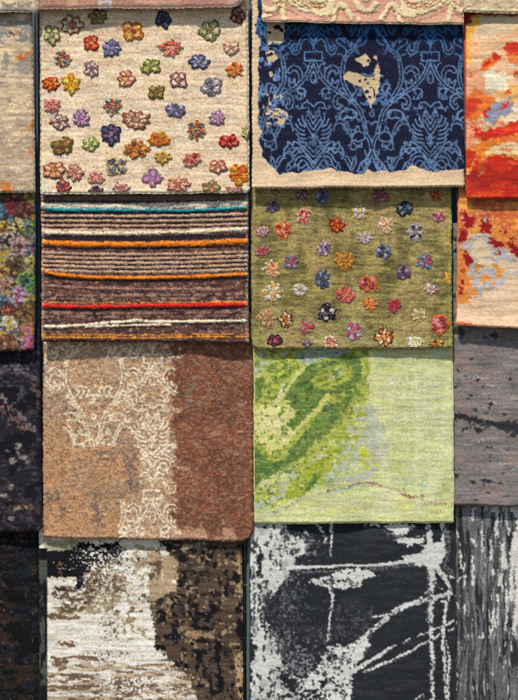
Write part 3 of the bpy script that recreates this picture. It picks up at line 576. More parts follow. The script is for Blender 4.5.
c.poly([(234, 556), (242, 554), (242, 610), (235, 606)], (168, 136, 98), p=.5); c.poly([(235, 655), (243, 652), (243, 700), (236, 696)], (178, 148, 108), p=.75); c.poly([(174, 545), (206, 542), (196, 550), (178, 552)], (156, 140, 112), p=.5)
c.poly([(158, 540), (180, 540), (176, 552), (160, 548)], (44, 38, 40), p=.7)
for b in ((181, 558, 4, 3.4), (192, 551, 3.5, 2.4), (200, 553, 2, 3), (204, 562, 2, 3), (210, 555, 4, 3), (212, 565, 3, 3.5), (214, 549, 2, 3), (228, 555, 3.4, 3.4), (223, 548, 2, 2), (238, 546, 3, 2.5), (179, 584, 2.4, 3.6), (183, 574, 2, 2), (192, 573, 2, 1), (191, 587, 1.4, 2),
          (227, 578, 1.6, 9), (226, 592, 1.2, 6), (236, 578, 2.4, 7), (231, 592, 1.6, 2), (211, 593, 1.6, 2), (192, 603, 1.6, 7), (197, 607, 3, 3), (214, 608, 3, 5), (200, 613, 5, 2.4), (209, 613, 4, 2), (192, 612, 2, 3), (238, 608, 3, 5), (173, 602, 1.4, 8), (160, 613, 5, 3), (176, 598, 2, 2),
          (161, 620, 2.6, 4), (160, 646, 6, 3), (157, 636, 2, 2), (174, 634, 1.5, 11), (177, 623, 2, 4), (178, 637, 2, 2), (197, 622, 2, 7), (204, 628, 7, 2), (207, 617, 3, 4), (213, 624, 1.6, 5), (239, 630, 3.4, 12), (237, 649, 2, 2), (203, 641, 6, 2.4), (191, 644, 2, 2), (218, 643, 3, 3),
          (194, 654, 1.6, 5), (200, 655, 3, 8), (219, 655, 3.6, 14), (197, 668, 2.6, 5), (212, 660, 2, 3), (205, 668, 1.6, 8), (220, 680, 3, 13), (211, 684, 1.6, 8), (216, 692, 7, 2), (228, 655, 1.4, 4), (186, 668, 3, 2), (206, 650, 3, 3), (198, 684, 1.6, 6), (240, 690, 2, 5), (181, 662, 1.4, 1.4), (225, 628, 1.2, 1), (185, 655, 1.4, 2)): c.blob(*b, BK)
low = (c.Y > 660 + 5 * np.sin(c.X / 17)) & (c.X < 200) & ~(R_)
c.put(low & (np.sin(c.Y * .75 + c.n(20, 12, 31) * 9) > .15), (176, 152, 120), a=.75); c.put(low & (c.n(11, 2.4, 33) > .57), (104, 80, 62), a=.85); c.put(low & (c.Y < 690) & (c.n(12, 5, 34) > .6), (226, 220, 208))
zone = np.exp(-(((c.X - 132) / 36) ** 2 + ((c.Y - 688) / 15) ** 2)); c.put(sp2 > 1 - .38 * zone, (98, 78, 66)); c.put((sp2 < .3 * zone), (226, 216, 200))
zone = np.exp(-(((c.X - 172) / 20) ** 2 + ((c.Y - 682) / 18) ** 2)) ; c.put(sp2 < .36 * zone, (218, 205, 186)); zone = np.exp(-(((c.X - 105) / 22) ** 2 + ((c.Y - 655) / 9) ** 2)); c.put(sp2 > 1 - .4 * zone, (128, 104, 80))
for P in ([(56, 643), (62, 641), (74, 643), (76, 646), (64, 647)], [(54, 657), (66, 656), (70, 662), (62, 665), (54, 662)], [(46, 615), (80, 615), (82, 618), (48, 619)], [(60, 674), (69, 673), (69, 677), (61, 677)]): c.poly(P, (118, 92, 66), p=.85)
c.put((c.X < 47.5) & (c.Y > 560), (74, 78, 70)); c.put((c.X < 47.5) & (c.Y > 560) & (c.n(4, 12, 41) > .5), (24, 25, 26)); c.put((c.X < 47) & (c.Y <= 560) & (c.Y > 548), (18, 18, 22))
c.finish(.12, .1)
Rug('abstract_rug', 'cream rug worn through to black and brown along its right half', depth(4, 1), 39.5, 39.5, 242, 242.5, 514, YB, YB, c, 25)

# ---- third column
c = Cloth(261, 465, -60, 26, (216, 164, 140), 31)
CRM, LN = (230, 212, 166), (176, 120, 92)
def mir(P): return [(733 - x, y) for x, y in P]
for sh in (P for P in ([(286, -2), (331, -2), (335, 6), (331, 14), (320, 16), (308, 13), (296, 8), (289, 4)],)):
    c.poly(sh, CRM, 1.0); c.poly(mir(sh), CRM, 1.0)
for P, w in (([(332, 22), (336, 10), (341, 4), (346, 10), (352, 19)], 4.4), ([(284, -4), (283, 8), (285, 22)], 6), ([(262, 6), (270, 11), (276, 9), (275, 0)], 5), ([(264, 18), (272, 16)], 3), ([(356, 4), (360, 9), (366.5, 11), (373, 9), (377, 4)], 5)):
    c.stroke(P, CRM, w, w * .8, h=1.0); c.stroke(mir(P), CRM, w, w * .8, h=1.0)
for q in range(4):
    P = [(290 + q * 5, -2), (298 + q * 5, 5 - q * .8), (310 + q * 4, 9 - q * 2), (326 + q, 7 - q * 2.4)]
    c.stroke(P, LN, 1.1, h=.1); c.stroke(mir(P), LN, 1.1, h=.1)
for P in ([(336, 20), (341, 8), (347, 19)], [(285, 10), (296, 14), (308, 19), (322, 20), (334, 14)], [(266, 14), (276, 16), (282, 6)], [(354, 12), (366.5, 15), (379, 12)], [(446, 6), (452, 2), (458, 6)], [(455, 16), (462, 18)]):
    c.stroke(P, LN, 1.2, h=-.3); c.stroke(mir(P), LN, 1.2, h=-.3)
c.blob(358, 20, 3, 2, CRM, .8); c.blob(366.5, 0, 6, 3, CRM, .8); c.put(c.Y > 21.5, (196, 172, 132), a=.6); c.finish(.07, .03)
Rug('carved_rug', 'pink rug hem with carved cream ornament above the navy rug', depth(0, 2), 262.5, 262.5, 462.5, 463.5, -60, 21.5, 24.5, c, 31, edge=2.4, binding=(205, 185, 145), curl=1.5, rl=1.5, rr=1.5)
c = Cloth(250, 466, -20, 190, (216, 188, 154), 32, knot=.68)
navy = [(257, -30), (257, 0), (258, 8), (259, 15), (255, 25), (256, 33), (260, 40), (259, 55), (258, 65), (259, 80), (258, 95), (259, 115), (257, 122), (262, 132), (258, 141), (262, 148), (263, 157), (268, 163), (275, 169), (280, 175), (285, 173), (292, 172), (300, 173), (306, 171), (320, 170), (330, 168), (333, 169), (338, 172), (342, 171), (355, 174),
        (362, 174), (368, 169), (374, 173), (382, 170), (391, 173), (400, 170), (405, 170), (413, 165), (425, 170), (437, 172), (447, 170), (455, 169.5), (470, 169.5), (470, -30)]
pale = [[(266, 22), (285, 22), (284, 40), (280, 43), (273, 42), (268, 46), (266, 34)], [(266, 50), (271, 49), (278, 55), (277, 59), (270, 65), (266, 58)], [(268, 64), (271, 66), (274, 80), (270, 78)], [(269, 97), (272, 108), (279, 108), (289, 114), (285, 121), (281, 127), (276, 122), (268, 127), (265, 118)], [(263, 104), (266, 110), (264, 114), (262, 110)],
        [(265, 86), (270, 90), (268, 97), (264, 94)], [(272, 92), (278, 94), (277, 101), (272, 98)], [(279, 93), (283, 96), (281, 100)],
        [(354, 59), (359, 58), (365, 53), (369, 57), (371, 60), (368, 66), (364, 67), (360, 63)], [(343, 76), (349, 71), (358, 73), (367, 77), (374, 76), (376, 65), (378, 62), (380, 68), (380.5, 80), (378, 90), (375, 98), (371, 109), (368, 100), (364, 92), (363, 87), (352, 84), (345, 80)], [(374, 55), (378, 53), (377, 60), (373, 60)]]
c.warp(1.0, 4)
m = inpoly(c.wx, c.wy, navy); c.put(m, (24, 27, 50), -.1)
c.put(m & (c.n(8, 5, 4) > .62), (32, 36, 62), a=.7)
D = damask(c.X + (c.wx - c.X) * .25, c.Y + (c.wy - c.Y) * .25, 313.5, 56)
hi = (D < .16 + (c.n(6, 6, 61) - .5) * .5) & m
t = np.clip((c.Y - 25) / 45, 0, 1)[..., None]
blu = np.array((38, 92, 146)) * (1 - t) + np.array((100, 130, 170)) * t
nb = c.n(7, 7, 6)[..., None]; blu = blu * (.78 + .44 * nb)
c.c = np.where(hi[..., None], np.where((D > -.2)[..., None], blu * .72 + 8, blu), c.c); c.h = np.where(hi, .3, c.h)
c.put(m & (c.X < 285) & (c.Y > 18) & (c.Y < 128) & (c.n(4, 5, 7, 3) > .585), (100, 128, 172), .4)
c.put(m & (c.X > 360) & (c.X < 388) & (c.Y > 72) & (c.Y < 106) & (c.n(4, 4, 8, 3) > .57), (84, 112, 160), .4)
lf = m & (D < 2.1) & (vnoise(c.X, c.Y, 2.3, 2.0, 66) > .7) & (c.n(13, 11, 67) > .5); c.c = np.where(lf[..., None], blu * .8, c.c)
for k_, P in enumerate(pale): c.poly(P, (206, 180, 144), -.3, p=1 if k_ in (0, 8, 9) else .5)
for b in ((277, 27, 4, 2.4), (281, 30, 2.5, 1.8), (269, 32, 1.6, 1.6), (274, 46, 5, 1.6), (271, 49, 2, 1.4), (360, 81, 1.4, 1.3), (366, 79.5, 1.3, 1.3), (374, 79, 1.2, 1.2), (368, 83.5, 1.2, 1), (371, 87.5, 1.1, 1), (367, 92, 1.8, 1.8), (370, 97, 1.5, 1.2), (374, 93, .8, 5), (368.5, 60, 1.4, 1.2), (375, 60, 1, 1), (276, 120, 2, 1.2), (272, 121, 1.2, 3), (280, 117, 1.5, 1)): c.blob(*b, (24, 27, 50))
c.put(m == 0, (224, 194, 160), .3, .5)
c.finish(.12, .06, line=.05, ll=7)
Rug('damask_rug', 'navy blue rug with light blue damask scrolls and cream border', depth(1, 2), 252.5, 252.5, 462.5, 464, -20, 188, 186.5, c, 32, curl=1.2, cell=.6)
c = Cloth(250, 453, 160, 350, (152, 134, 86), 33, knot=.95)
c.put(c.n(30, 5, 1) > .5, (166, 146, 94), a=.7); c.put(np.clip((c.n(17, 30, 2) - .47) * 7, 0, 1), (112, 104, 62), a=.75); c.put(np.clip((c.n(15, 24, 12) - .56) * 9, 0, 1), (180, 158, 98), a=.6)
for b in ((296, 300, 13, 8), (298, 282, 14, 5), (322, 308, 7, 12), (336, 252, 5, 14), (300, 258, 4, 16), (432, 308, 14, 5), (344, 270, 12, 5), (392, 262, 8, 6)): c.put(np.exp(-(((c.X - b[0]) / b[2]) ** 2 + ((c.Y - b[1]) / b[3]) ** 2)), (96, 88, 46), a=.7)
c.put((c.Y > 320) & (c.X > 300) & (c.n(14, 8, 8) > .5), (158, 152, 100), a=.6); c.put((c.X < 282) & (c.Y > 300) & (c.n(8, 10, 9) > .5), (148, 148, 96), a=.6); c.put(c.X > 449, (170, 174, 80), a=.7); c.put(c.n(18, 1.8, 4, 2) > .64, (176, 162, 92), a=.6)
c.finish(.2, .06, line=.15, ll=6)
green = Rug('flower_rug', 'olive green rug scattered with small woven flowers', depth(2, 2), 251.5, 251.8, 451.2, 451.8, 160, 348.5, 348, c, 33, rl=9, rr=2, curl=1.5, grit=.2, wave=1.15)
G2 = [(302.5, 195, 7, 6.4, 8, 0, (116, 76, 86), (164, 128, 112), (130, 90, 100)), (273, 207, 8, 7.4, 6, 30, (114, 94, 112), (40, 38, 58), (110, 90, 110), (40, 38, 58)), (304, 216, 7.8, 8.8, 8, 10, (226, 208, 182), (188, 46, 38), None, (226, 150, 110)), (283, 231, 9.4, 10.4, 7, 10, (224, 108, 46), (128, 40, 50), (230, 140, 100)), (263, 231.5, 8, 7, 9, 0, (178, 132, 150), (222, 140, 60), (190, 150, 170)),
 (263, 251, 7.8, 7, 7, 0, (158, 120, 122), (204, 44, 40), (170, 120, 120), (180, 60, 60)), (291.5, 262, 7.8, 9.4, 7, 0, (116, 112, 132), (190, 44, 50), (130, 130, 150), (180, 80, 80)), (272, 269, 9.6, 9.4, 8, 0, (226, 204, 164), (204, 84, 46), (222, 160, 100), (220, 140, 70)), (323.5, 249, 8.4, 9, 7, 20, (174, 140, 164), (40, 38, 62), (190, 160, 180), (190, 90, 130)), (322.5, 197, 8, 8.6, 6, 20, (84, 106, 138), (50, 62, 92), (100, 124, 156), (40, 50, 80)),
 (380, 196, 9.4, 7.4, 6, 0, (124, 102, 116), (182, 34, 42), (150, 110, 130), (190, 50, 60)), (360, 211, 9.6, 10, 8, 10, (206, 166, 82), (194, 182, 190), (176, 162, 160), (226, 200, 130)), (337, 225, 8.8, 9, 8, 0, (136, 34, 28), (220, 108, 34), (190, 66, 30), (226, 120, 40)), (385.5, 225, 9, 9.4, 9, 0, (232, 218, 190), (212, 124, 64), (226, 190, 150), (216, 130, 80)),
 (364.5, 238, 7.8, 7, 8, 0, (192, 188, 204), (222, 160, 70), (150, 140, 170), (224, 150, 60)), (384, 252, 9.8, 8, 6, 15, (118, 118, 138), (36, 36, 52), (140, 140, 158), (60, 60, 80)), (345, 261, 11, 10.4, 8, 0, (204, 132, 48), (150, 124, 62), (186, 120, 50), (200, 110, 60)), (405, 208.5, 10.2, 7.6, 7, 0, (34, 44, 66), (96, 122, 140), (44, 56, 80), (90, 110, 130)), (436.5, 195.5, 7.4, 6.6, 7, 0, (166, 84, 46), (186, 130, 90), (150, 60, 40), (200, 150, 100)),
 (439, 216.5, 7.4, 8, 7, 0, (196, 128, 138), (136, 36, 50), (200, 140, 140), (150, 40, 60)), (416.5, 232, 9.8, 10, 8, 45, (178, 162, 176), (34, 30, 42), (166, 160, 130), (120, 110, 130)), (424.5, 261.5, 8.8, 9.4, 7, 0, (104, 120, 142), (192, 40, 50), (120, 140, 160), (196, 60, 60)), (273, 292, 10.8, 10.4, 8, 0, (200, 190, 150), (206, 132, 52), (222, 214, 190), (220, 180, 130)), (300, 290, 8.4, 6.8, 6, 0, (216, 206, 186), (192, 180, 152), None, (140, 120, 100)),
 (322, 279, 8.8, 11.4, 7, 90, (88, 94, 120), (44, 50, 66), (110, 116, 140), (50, 56, 76)), (266, 318, 11.4, 10.4, 6, 0, (198, 152, 104), (154, 140, 90), (190, 134, 90), (190, 130, 90)), (286, 320, 8.4, 9.8, 10, 0, (96, 42, 28), (226, 126, 42), (232, 206, 164), (226, 120, 40)), (306.5, 327.5, 8.8, 7, 6, 0, (164, 116, 108), (204, 42, 40), (170, 120, 110), (200, 50, 50)), (275, 341, 8.4, 7.6, 5, 90, (40, 30, 46), (60, 40, 60), (152, 50, 70), (210, 90, 90)),
 (307, 344, 7.4, 4.6, 4, 0, (124, 92, 116), (40, 36, 50), (150, 120, 130)), (326.5, 313, 10.4, 10.4, 6, 30, (30, 26, 36), (32, 28, 38), (208, 190, 186), (70, 60, 90)), (345, 294.5, 11.8, 10.4, 7, 10, (202, 104, 102), (226, 112, 58), (180, 80, 90), (232, 130, 70)), (367, 283, 10.4, 9.4, 6, 30, (226, 116, 42), (120, 36, 46), (200, 110, 120), (90, 40, 60)), (370, 304, 8, 7.4, 9, 0, (222, 124, 52), (190, 104, 92), (226, 140, 60), (226, 120, 50)),
 (394.5, 306, 8, 7.4, 5, 90, (156, 104, 112), (186, 34, 38), None, (180, 40, 44)), (354, 331, 10.4, 11.4, 8, 22, (138, 140, 152), (160, 162, 172), (196, 44, 50), (190, 120, 120)), (384, 337, 11, 11, 9, 0, (98, 36, 28), (230, 116, 42), (236, 202, 156), (230, 150, 90)), (331, 342, 9.2, 6.4, 6, 0, (232, 208, 178), (110, 42, 36), (210, 110, 80), (90, 36, 40)), (403.5, 273, 8.4, 9.4, 6, 30, (128, 94, 124), (40, 36, 54), (150, 110, 140), (60, 50, 80)),
 (431, 289, 7.4, 7, 8, 0, (186, 142, 172), (226, 136, 60), (232, 216, 200), (226, 120, 60)), (448.5, 279, 4.4, 7.4, 5, 90, (224, 172, 60), (226, 200, 150), (206, 120, 50)), (420, 315, 8.8, 7.4, 8, 0, (208, 184, 134), (160, 146, 92), (214, 190, 140), (130, 110, 60)), (439.5, 325, 9.8, 10.8, 5, 10, (226, 106, 38), (110, 32, 52), (206, 120, 130), (216, 150, 160)), (415, 342, 9.4, 6, 8, 0, (216, 216, 198), (216, 180, 80), (200, 210, 180), (220, 190, 90)),
 (438, 343.5, 9.6, 4.2, 6, 0, (150, 100, 50), (100, 36, 46), (214, 160, 60))]
okg = lambda px, py: (px < 450.6) & (py < 347) & (px > 253.4)
for f in G2:
    f = list(f) + [None] * (10 - len(f)); f[2] *= .95; f[3] *= .95
    flower(green, *f[:10], H=.75, clip=okg)

c = Cloth(253, 455, 322, 526, (197, 199, 150), 34, knot=.9)
LM, GB, DG, YC = (166, 172, 76), (178, 184, 162), (92, 118, 58), (212, 206, 136)
c.put(c.n(30, 16, 1) > .52, (206, 208, 148), a=.7); c.put(c.n(16, 3, 2) > .56, (184, 192, 116), a=.7)
c.put(np.exp(-(((c.X - 378) / 18) ** 2 + ((c.Y - 356) / 18) ** 2)), (160, 174, 108), a=.6)
c.put(np.exp(-(((c.X - 425) / 40) ** 2 + ((c.Y - 410) / 40) ** 2)) * (c.n(12, 3, 3) > .48), (198, 204, 158), a=.6); c.put((c.X > 385) & (c.X < 420) & (c.Y > 375) & (c.Y < 400) & (c.n(3, 2, 9, 2) > .56), (216, 216, 180))
c.put((c.Y > 495) & (c.X > 300) & (c.n(24, 6, 5) > .52), (212, 204, 128), a=.7)
c.poly([(250, 340), (370, 340), (371, 362), (368, 385), (364, 400), (352, 430), (336, 460), (312, 490), (288, 503), (254, 512)], LM)
L_ = inpoly(c.wx, c.wy, [(250, 340), (370, 340), (371, 362), (368, 385), (364, 400), (352, 430), (336, 460), (312, 490), (288, 503), (254, 512)])
c.put(L_ & (c.n(9, 5, 6) > .53), (186, 190, 84), a=.8); c.put(L_ & (c.n(5, 3.4, 7, 3) > .6), (128, 146, 52), a=.8)
c.poly([(252, 350), (288, 350), (272, 362), (264, 376), (252, 380)], GB, p=.5); c.poly([(296, 350), (352, 346), (346, 356), (320, 361), (306, 366), (298, 360)], (148, 166, 160), p=.92); c.poly([(330, 372), (342, 368), (344, 376), (334, 380)], GB, p=.35)
c.poly([(366, 396), (374, 406), (380, 420), (386, 430), (387, 444), (384, 460), (376, 474), (356, 483), (342, 480), (326, 487), (306, 482), (290, 492), (278, 502), (252, 514), (252, 484), (280, 472), (300, 463), (316, 450), (332, 437), (346, 424), (356, 405)], GB)
S = inpoly(c.wx, c.wy, [(368, 390), (370, 470), (330, 486), (300, 484), (262, 508), (252, 500), (252, 470), (330, 430), (352, 410)])
c.put(S & (c.n(3.4, 2.6, 11, 2) > .52), (164, 172, 66)); c.put(S & (c.n(4, 3, 12, 2) > .62), (200, 200, 120)); c.put((np.abs(c.X - 370) < 10) & (np.abs(c.Y - 458) < 12) & (c.n(3, 2.5, 13, 2) > .58), (186, 192, 60))
c.poly([(300, 470), (322, 455), (334, 438), (344, 428), (350, 435), (338, 456), (322, 478), (308, 492), (292, 500), (286, 494)], (158, 168, 52), p=.88); c.poly([(338, 436), (346, 432), (350, 446), (344, 462), (336, 462)], (150, 160, 110), p=.4)
c.poly([(254, 408), (270, 404), (286, 400), (296, 412), (302, 424), (294, 438), (280, 448), (270, 455), (260, 444), (254, 430)], (204, 200, 122)); c.put(np.exp(-(((c.X - 274) / 16) ** 2 + ((c.Y - 422) / 16) ** 2)) * (c.n(4, 3, 14) > .47), (222, 210, 158)); c.poly([(258, 480), (286, 471), (284, 479), (262, 487)], YC, p=.8)
c.poly([(310, 428), (330, 400), (345, 396), (352, 410), (340, 430), (322, 448), (306, 464), (294, 472), (300, 458)], LM)
for P in ([(303, 365), (313, 363), (317, 372), (312, 380), (314, 388), (326, 391), (340, 385), (352, 381), (354, 388), (338, 394), (326, 400), (315, 410), (307, 420), (298, 428), (292, 431), (289, 425), (297, 418), (300, 412), (290, 407), (283, 399), (285, 390), (292, 382), (300, 373)],
          [(326, 430), (315, 440), (305, 451), (290, 463), (278, 472), (265, 478), (252, 486), (252, 444), (262, 455), (272, 463), (282, 458), (291, 448), (301, 438), (311, 426), (321, 410), (331, 402), (344, 406), (340, 416), (335, 424)],
          [(344, 394), (351, 391), (350, 402), (345, 414), (341, 408)], [(316, 372), (326, 364), (340, 357), (352, 352), (360, 357), (362, 370), (357, 382), (350, 380), (354, 366), (344, 364), (328, 371)], [(348, 382), (356, 379), (356, 386), (349, 388)]): c.poly(P, DG)
for P in ([(278, 362), (287, 360), (286, 368), (276, 371)], [(254, 378), (262, 376), (272, 381), (264, 388), (259, 400), (252, 406)], [(265, 390), (273, 387), (271, 394), (266, 396)], [(298, 356), (303, 354), (302, 361)], [(270, 376), (284, 372), (292, 366), (294, 370), (280, 378)], [(305, 486), (316, 474), (322, 472), (318, 482), (308, 490)], [(292, 420), (300, 418), (296, 428), (290, 430)], [(303, 488), (310, 485), (306, 492)]): c.poly(P, (88, 116, 48), p=.72)
Dg = L_ & (c.n(3.6, 2.6, 15, 2) > .66); c.put(Dg, (108, 132, 60)); dk = (np.abs(c.c - np.array(DG, float)).sum(-1) < 8); c.put(dk & (c.n(5, 3, 16, 3) > .55), (120, 142, 66)); c.put(dk & (c.n(4, 3, 17, 3) > .63), (70, 94, 46))
c.stroke([(307, 364), (296, 377), (286, 389), (276, 403)], (206, 206, 128), 4, 3, p=.9); c.stroke([(282, 384), (274, 404)], (220, 212, 176), 2.4, p=.8); c.stroke([(329, 396), (318, 409), (306, 421), (297, 430)], (202, 196, 108), 5, 3.5)
c.stroke([(372, 352), (374, 380), (377, 404), (386, 424), (388, 438)], (214, 210, 146), 5, 2.5, p=.85)
c.stroke([(366, 420), (355, 452), (338, 480)], (164, 176, 176), 7, p=.25); c.stroke([(336, 470), (330, 482)], (110, 160, 190), 5, p=.35)
PB = (146, 106, 94)
c.stroke([(342, 489), (352, 486), (362, 483), (374, 483), (386, 487), (398, 491), (408, 497), (424, 499)], PB, 2.2, p=.75); c.stroke([(404, 490), (410, 497), (425, 496)], (120, 84, 80), 3.4, p=.45); c.stroke([(431, 503), (437, 500), (436, 504), (448, 503)], PB, 1.8, p=.8)
c.stroke([(328, 493), (340, 490), (350, 488)], (126, 168, 182), 1.6, p=.85); c.stroke([(352, 487), (376, 485)], (130, 166, 176), 1.2, p=.8); c.poly([(408, 474), (418, 476), (432, 485), (438, 490), (428, 493), (414, 486), (400, 485)], (160, 190, 176), p=.35); c.stroke([(328, 492), (336, 489)], (120, 80, 70), 1.5, p=.6)
c.stroke([(304, 498), (292, 506), (276, 512), (262, 517)], (170, 170, 160), 3, p=.4); c.blob(272, 513.5, 1, 1, PB); c.stroke([(285, 508), (300, 500)], PB, 2.6, p=.3); c.blob(443, 486, 2, 1.2, (168, 140, 110))
c.put(c.X > 451.6, (224, 226, 160), a=.8); k = vnoise(c.X, c.Y, 5, 1.2, 610); c.put(k > .72, (222, 220, 178), a=.2); c.put(k < .22, (160, 166, 106), a=.2); k = fbm(c.X, c.Y, 7, 50, 611, 3); c.put(np.clip((c.X - 368) / 10, 0, 1) * np.clip((k - .5) * 6, 0, 1), (212, 212, 172), a=.45)
c.finish(.11, .07, line=.07, ll=9)
Rug('lime_rug', 'lime green rug with dark green and grey mottled swirl', depth(3, 2), 254, 254.5, 453, 453.8, 322, 523.5, 522.5, c, 34, binding=(206, 208, 146), rl=2, rr=2)

c = Cloth(248, 457, 496, YB, (37, 40, 45), 35, knot=.9)
WT, GY = (208, 208, 202), (112, 113, 115)
c.put(c.n(20, 3, 1) > .56, (50, 52, 56), a=.8)
sp2 = vnoise(c.X, c.Y, 1.7, 1.7, 402); sp3 = c.n(5, 5, 3, 3)
def gz(cx, cy, rx, ry, p, col): c.put(sp2 > 1 - p * np.exp(-(((c.X - cx) / rx) ** 2 + ((c.Y - cy) / ry) ** 2)), col)
G2_ = (84, 85, 88); gz(292, 606, 22, 30, .42, G2_); gz(318, 644, 26, 22, .34, G2_); gz(284, 604, 12, 26, .45, GY); gz(282, 648, 12, 24, .5, WT); gz(306, 545, 12, 14, .6, GY); gz(300, 662, 18, 20, .6, (124, 124, 126)); gz(352, 628, 18, 18, .25, (80, 80, 83)); gz(288, 575, 14, 10, .55, GY)
left = [(251, 500), (285, 500), (286, 534), (296, 537), (305, 545), (306, 553), (296, 560), (293, 568), (284, 578), (276, 590), (269, 600), (264, 612), (270, 628), (276, 645), (281, 658), (282, 668), (278, 678), (284, 690), (288, 705), (286, 780), (254, 780), (253, 690), (251, 670), (254, 655), (250, 640), (252, 600), (251, 560)]
c.poly(left, WT); c.poly([(284, 705), (296, 688), (312, 676), (320, 662), (328, 648), (338, 642), (350, 652), (362, 636), (372, 640), (362, 660), (350, 668), (350, 690), (352, 700), (352, 760), (284, 760)], WT)
c.poly([(264, 660), (286, 668), (300, 680), (320, 676), (340, 690), (300, 700), (262, 700)], WT, p=.62)
gz(285, 544, 13, 10, .5, (90, 92, 94)); gz(270, 604, 14, 14, .6, (60, 62, 66)); gz(254, 600, 3, 60, .5, (90, 92, 94)); gz(282, 640, 14, 20, .5, (120, 120, 122)); gz(310, 700, 30, 12, .6, (40, 42, 46)); gz(340, 678, 16, 20, .35, (60, 60, 64)); gz(330, 660, 14, 12, .4, GY)
for P in ([(259, 546), (262, 545), (263, 560), (262, 577), (258, 574), (259, 560)], [(260, 580), (262, 580), (263, 600), (260, 612)], [(284, 678), (299, 681), (296, 694), (288, 690)], [(319, 680), (326, 676), (328, 678), (323, 690), (320, 688)], [(261, 612), (264, 612), (265, 640), (262, 640)], [(333, 655), (336, 655), (336, 662), (333, 661)], [(326, 657), (331, 657), (330, 662), (326, 661)],
          [(250, 640), (255, 643), (256, 660), (251, 662)], [(250, 668), (254, 668), (253, 690), (250, 690)], [(276, 598), (281, 600), (279, 606), (274, 604)], [(282, 672), (286, 682), (280, 688), (279, 676)], [(314, 690), (317, 690), (318, 699), (312, 698)]): c.poly(P, (34, 36, 40))
for b in ((268, 527, 1.6, 1.2), (273, 629, 2, 1.6), (270, 618, 1.4, 1.4), (276, 626, 2, 2), (279, 670, 1.8, 2.6), (271, 679, 1.2, 2.6), (283, 696, 2, 2), (278, 550, 2, 1.5), (270, 624, 1.2, 2), (272, 606, 3, 3), (268, 600, 2.4, 3), (275, 612, 3, 2.4)): c.blob(*b, (36, 38, 42))
c.poly([(310, 582), (318, 578), (334, 573), (348, 568), (366, 570), (379, 575), (362, 577), (362, 585), (345, 589), (330, 588), (317, 586)], WT)
c.poly([(320, 580), (332, 577), (334, 583), (322, 583)], (70, 72, 76), p=.8); c.blob(337, 580, 2, 2.2, (38, 40, 44)); c.blob(343, 580, 1.2, 2, (38, 40, 44)); c.blob(353, 569.5, 1.4, 1.2, (38, 40, 44)); c.poly([(346, 579), (360, 577), (362, 582), (350, 585)], GY, p=.7)
for P, a_, b_ in (([(288, 567), (310, 567.5), (340, 565.5), (352, 565)], 5, 1.8), ([(358, 566.5), (380, 565), (398, 562), (412, 559), (428, 558)], 2.5, 7), ([(330, 588), (331, 604), (329.5, 625), (329.5, 642)], 4.5, 1.2), ([(318, 526), (321, 532), (323.5, 538), (324, 545)], 5, 1.2), ([(331, 522), (330.5, 540), (331, 556)], 4.4, 1.4), ([(305, 532), (308, 536), (310, 534)], 3.2, 1.6),
                  ([(424, 496), (428, 524), (430, 545), (432, 568), (431, 600), (432, 640), (433, 700), (433, 770)], 8, 4.4), ([(443, 496), (443, 524), (443, 542), (437, 552), (437, 566), (444, 578), (449, 588), (446, 604), (444, 625), (443.5, 645), (447, 700)], 6, 3.4), ([(444, 545), (446, 560)], 3, 2), ([(438, 570), (446, 576), (456, 578)], 5, 3), ([(434, 574), (436, 584), (442, 590)], 2.4, 2),
                  ([(450, 594), (436, 598), (420, 602), (406, 606), (394, 612), (378, 626), (364, 638), (350, 648), (340, 656)], 6, 7), ([(430, 590), (418, 600), (408, 606), (396, 612)], 2, 2.4), ([(455, 620), (444, 625), (432, 630), (419, 635)], 2.4, 2), ([(411, 638), (403, 641)], 2.6, 2), ([(396, 644), (382, 654), (366, 664), (350, 672), (346, 680)], 3, 8), ([(440, 634), (424, 643), (408, 652), (388, 662), (364, 672)], 2.4, 3), ([(372, 617), (384, 615), (394, 611)], 2.4, 2.4),
                  ([(440, 603), (446, 603)], 2, 2), ([(449, 630), (455, 627)], 1.6, 1.6), ([(424, 693), (414, 700)], 2, 1.6), ([(447, 640), (449, 660), (448, 700)], 1.6, 3)): c.stroke(P, WT, a_ * .78, b_ * .78); c.stroke([(x_ + 1.6, y_ + 1.2) for x_, y_ in P], GY, 1.3, p=.3)
c.put((c.n(3.2, 3.2, 55, 3) > .66) & (c.X > 300) & (c.c.mean(-1) > 150), (58, 60, 64))
c.put((c.X < 300) & (c.n(3.4, 6, 56, 3) > .655) & (c.X > 252), (66, 68, 72)); c.put((c.X < 300) & (c.n(8, 12, 57, 3) > .6) & (c.c.mean(-1) > 150), (178, 178, 174))
c.stroke([(292, 568.5), (320, 566.5), (352, 565)], WT, 3, 1.2, warp=False); c.stroke([(352, 566), (385, 564), (426, 559)], WT, 1.6, 4, warp=False)
c.stroke([(428, 566), (429, 590), (428, 620)], GY, 2.6, 2, p=.7); c.stroke([(365, 569), (385, 568), (410, 565), (426, 565)], GY, 3, 3, p=.6); c.stroke([(292, 571), (316, 572), (344, 569)], GY, 3, 2, p=.55); c.stroke([(448, 526), (449, 550), (444, 566), (453, 573)], GY, 3, 4, p=.6); c.stroke([(443, 532), (439, 540)], (40, 42, 46), 3, 4)
for P in ([(423, 545), (433, 543), (446, 542), (445, 552), (440, 560), (439, 568), (432, 570), (425, 566), (402, 560), (403, 555), (416, 554), (422, 552)], [(394, 538), (404, 537), (423, 535), (423, 541), (413, 543), (408, 547), (405, 541), (394, 540)], [(383, 527), (392, 524), (416, 525), (408, 530), (398, 534), (390, 531)], [(365, 524), (382, 524), (380, 528)], [(420, 543), (426, 546), (430, 552), (424, 548)]): c.poly(P, WT)
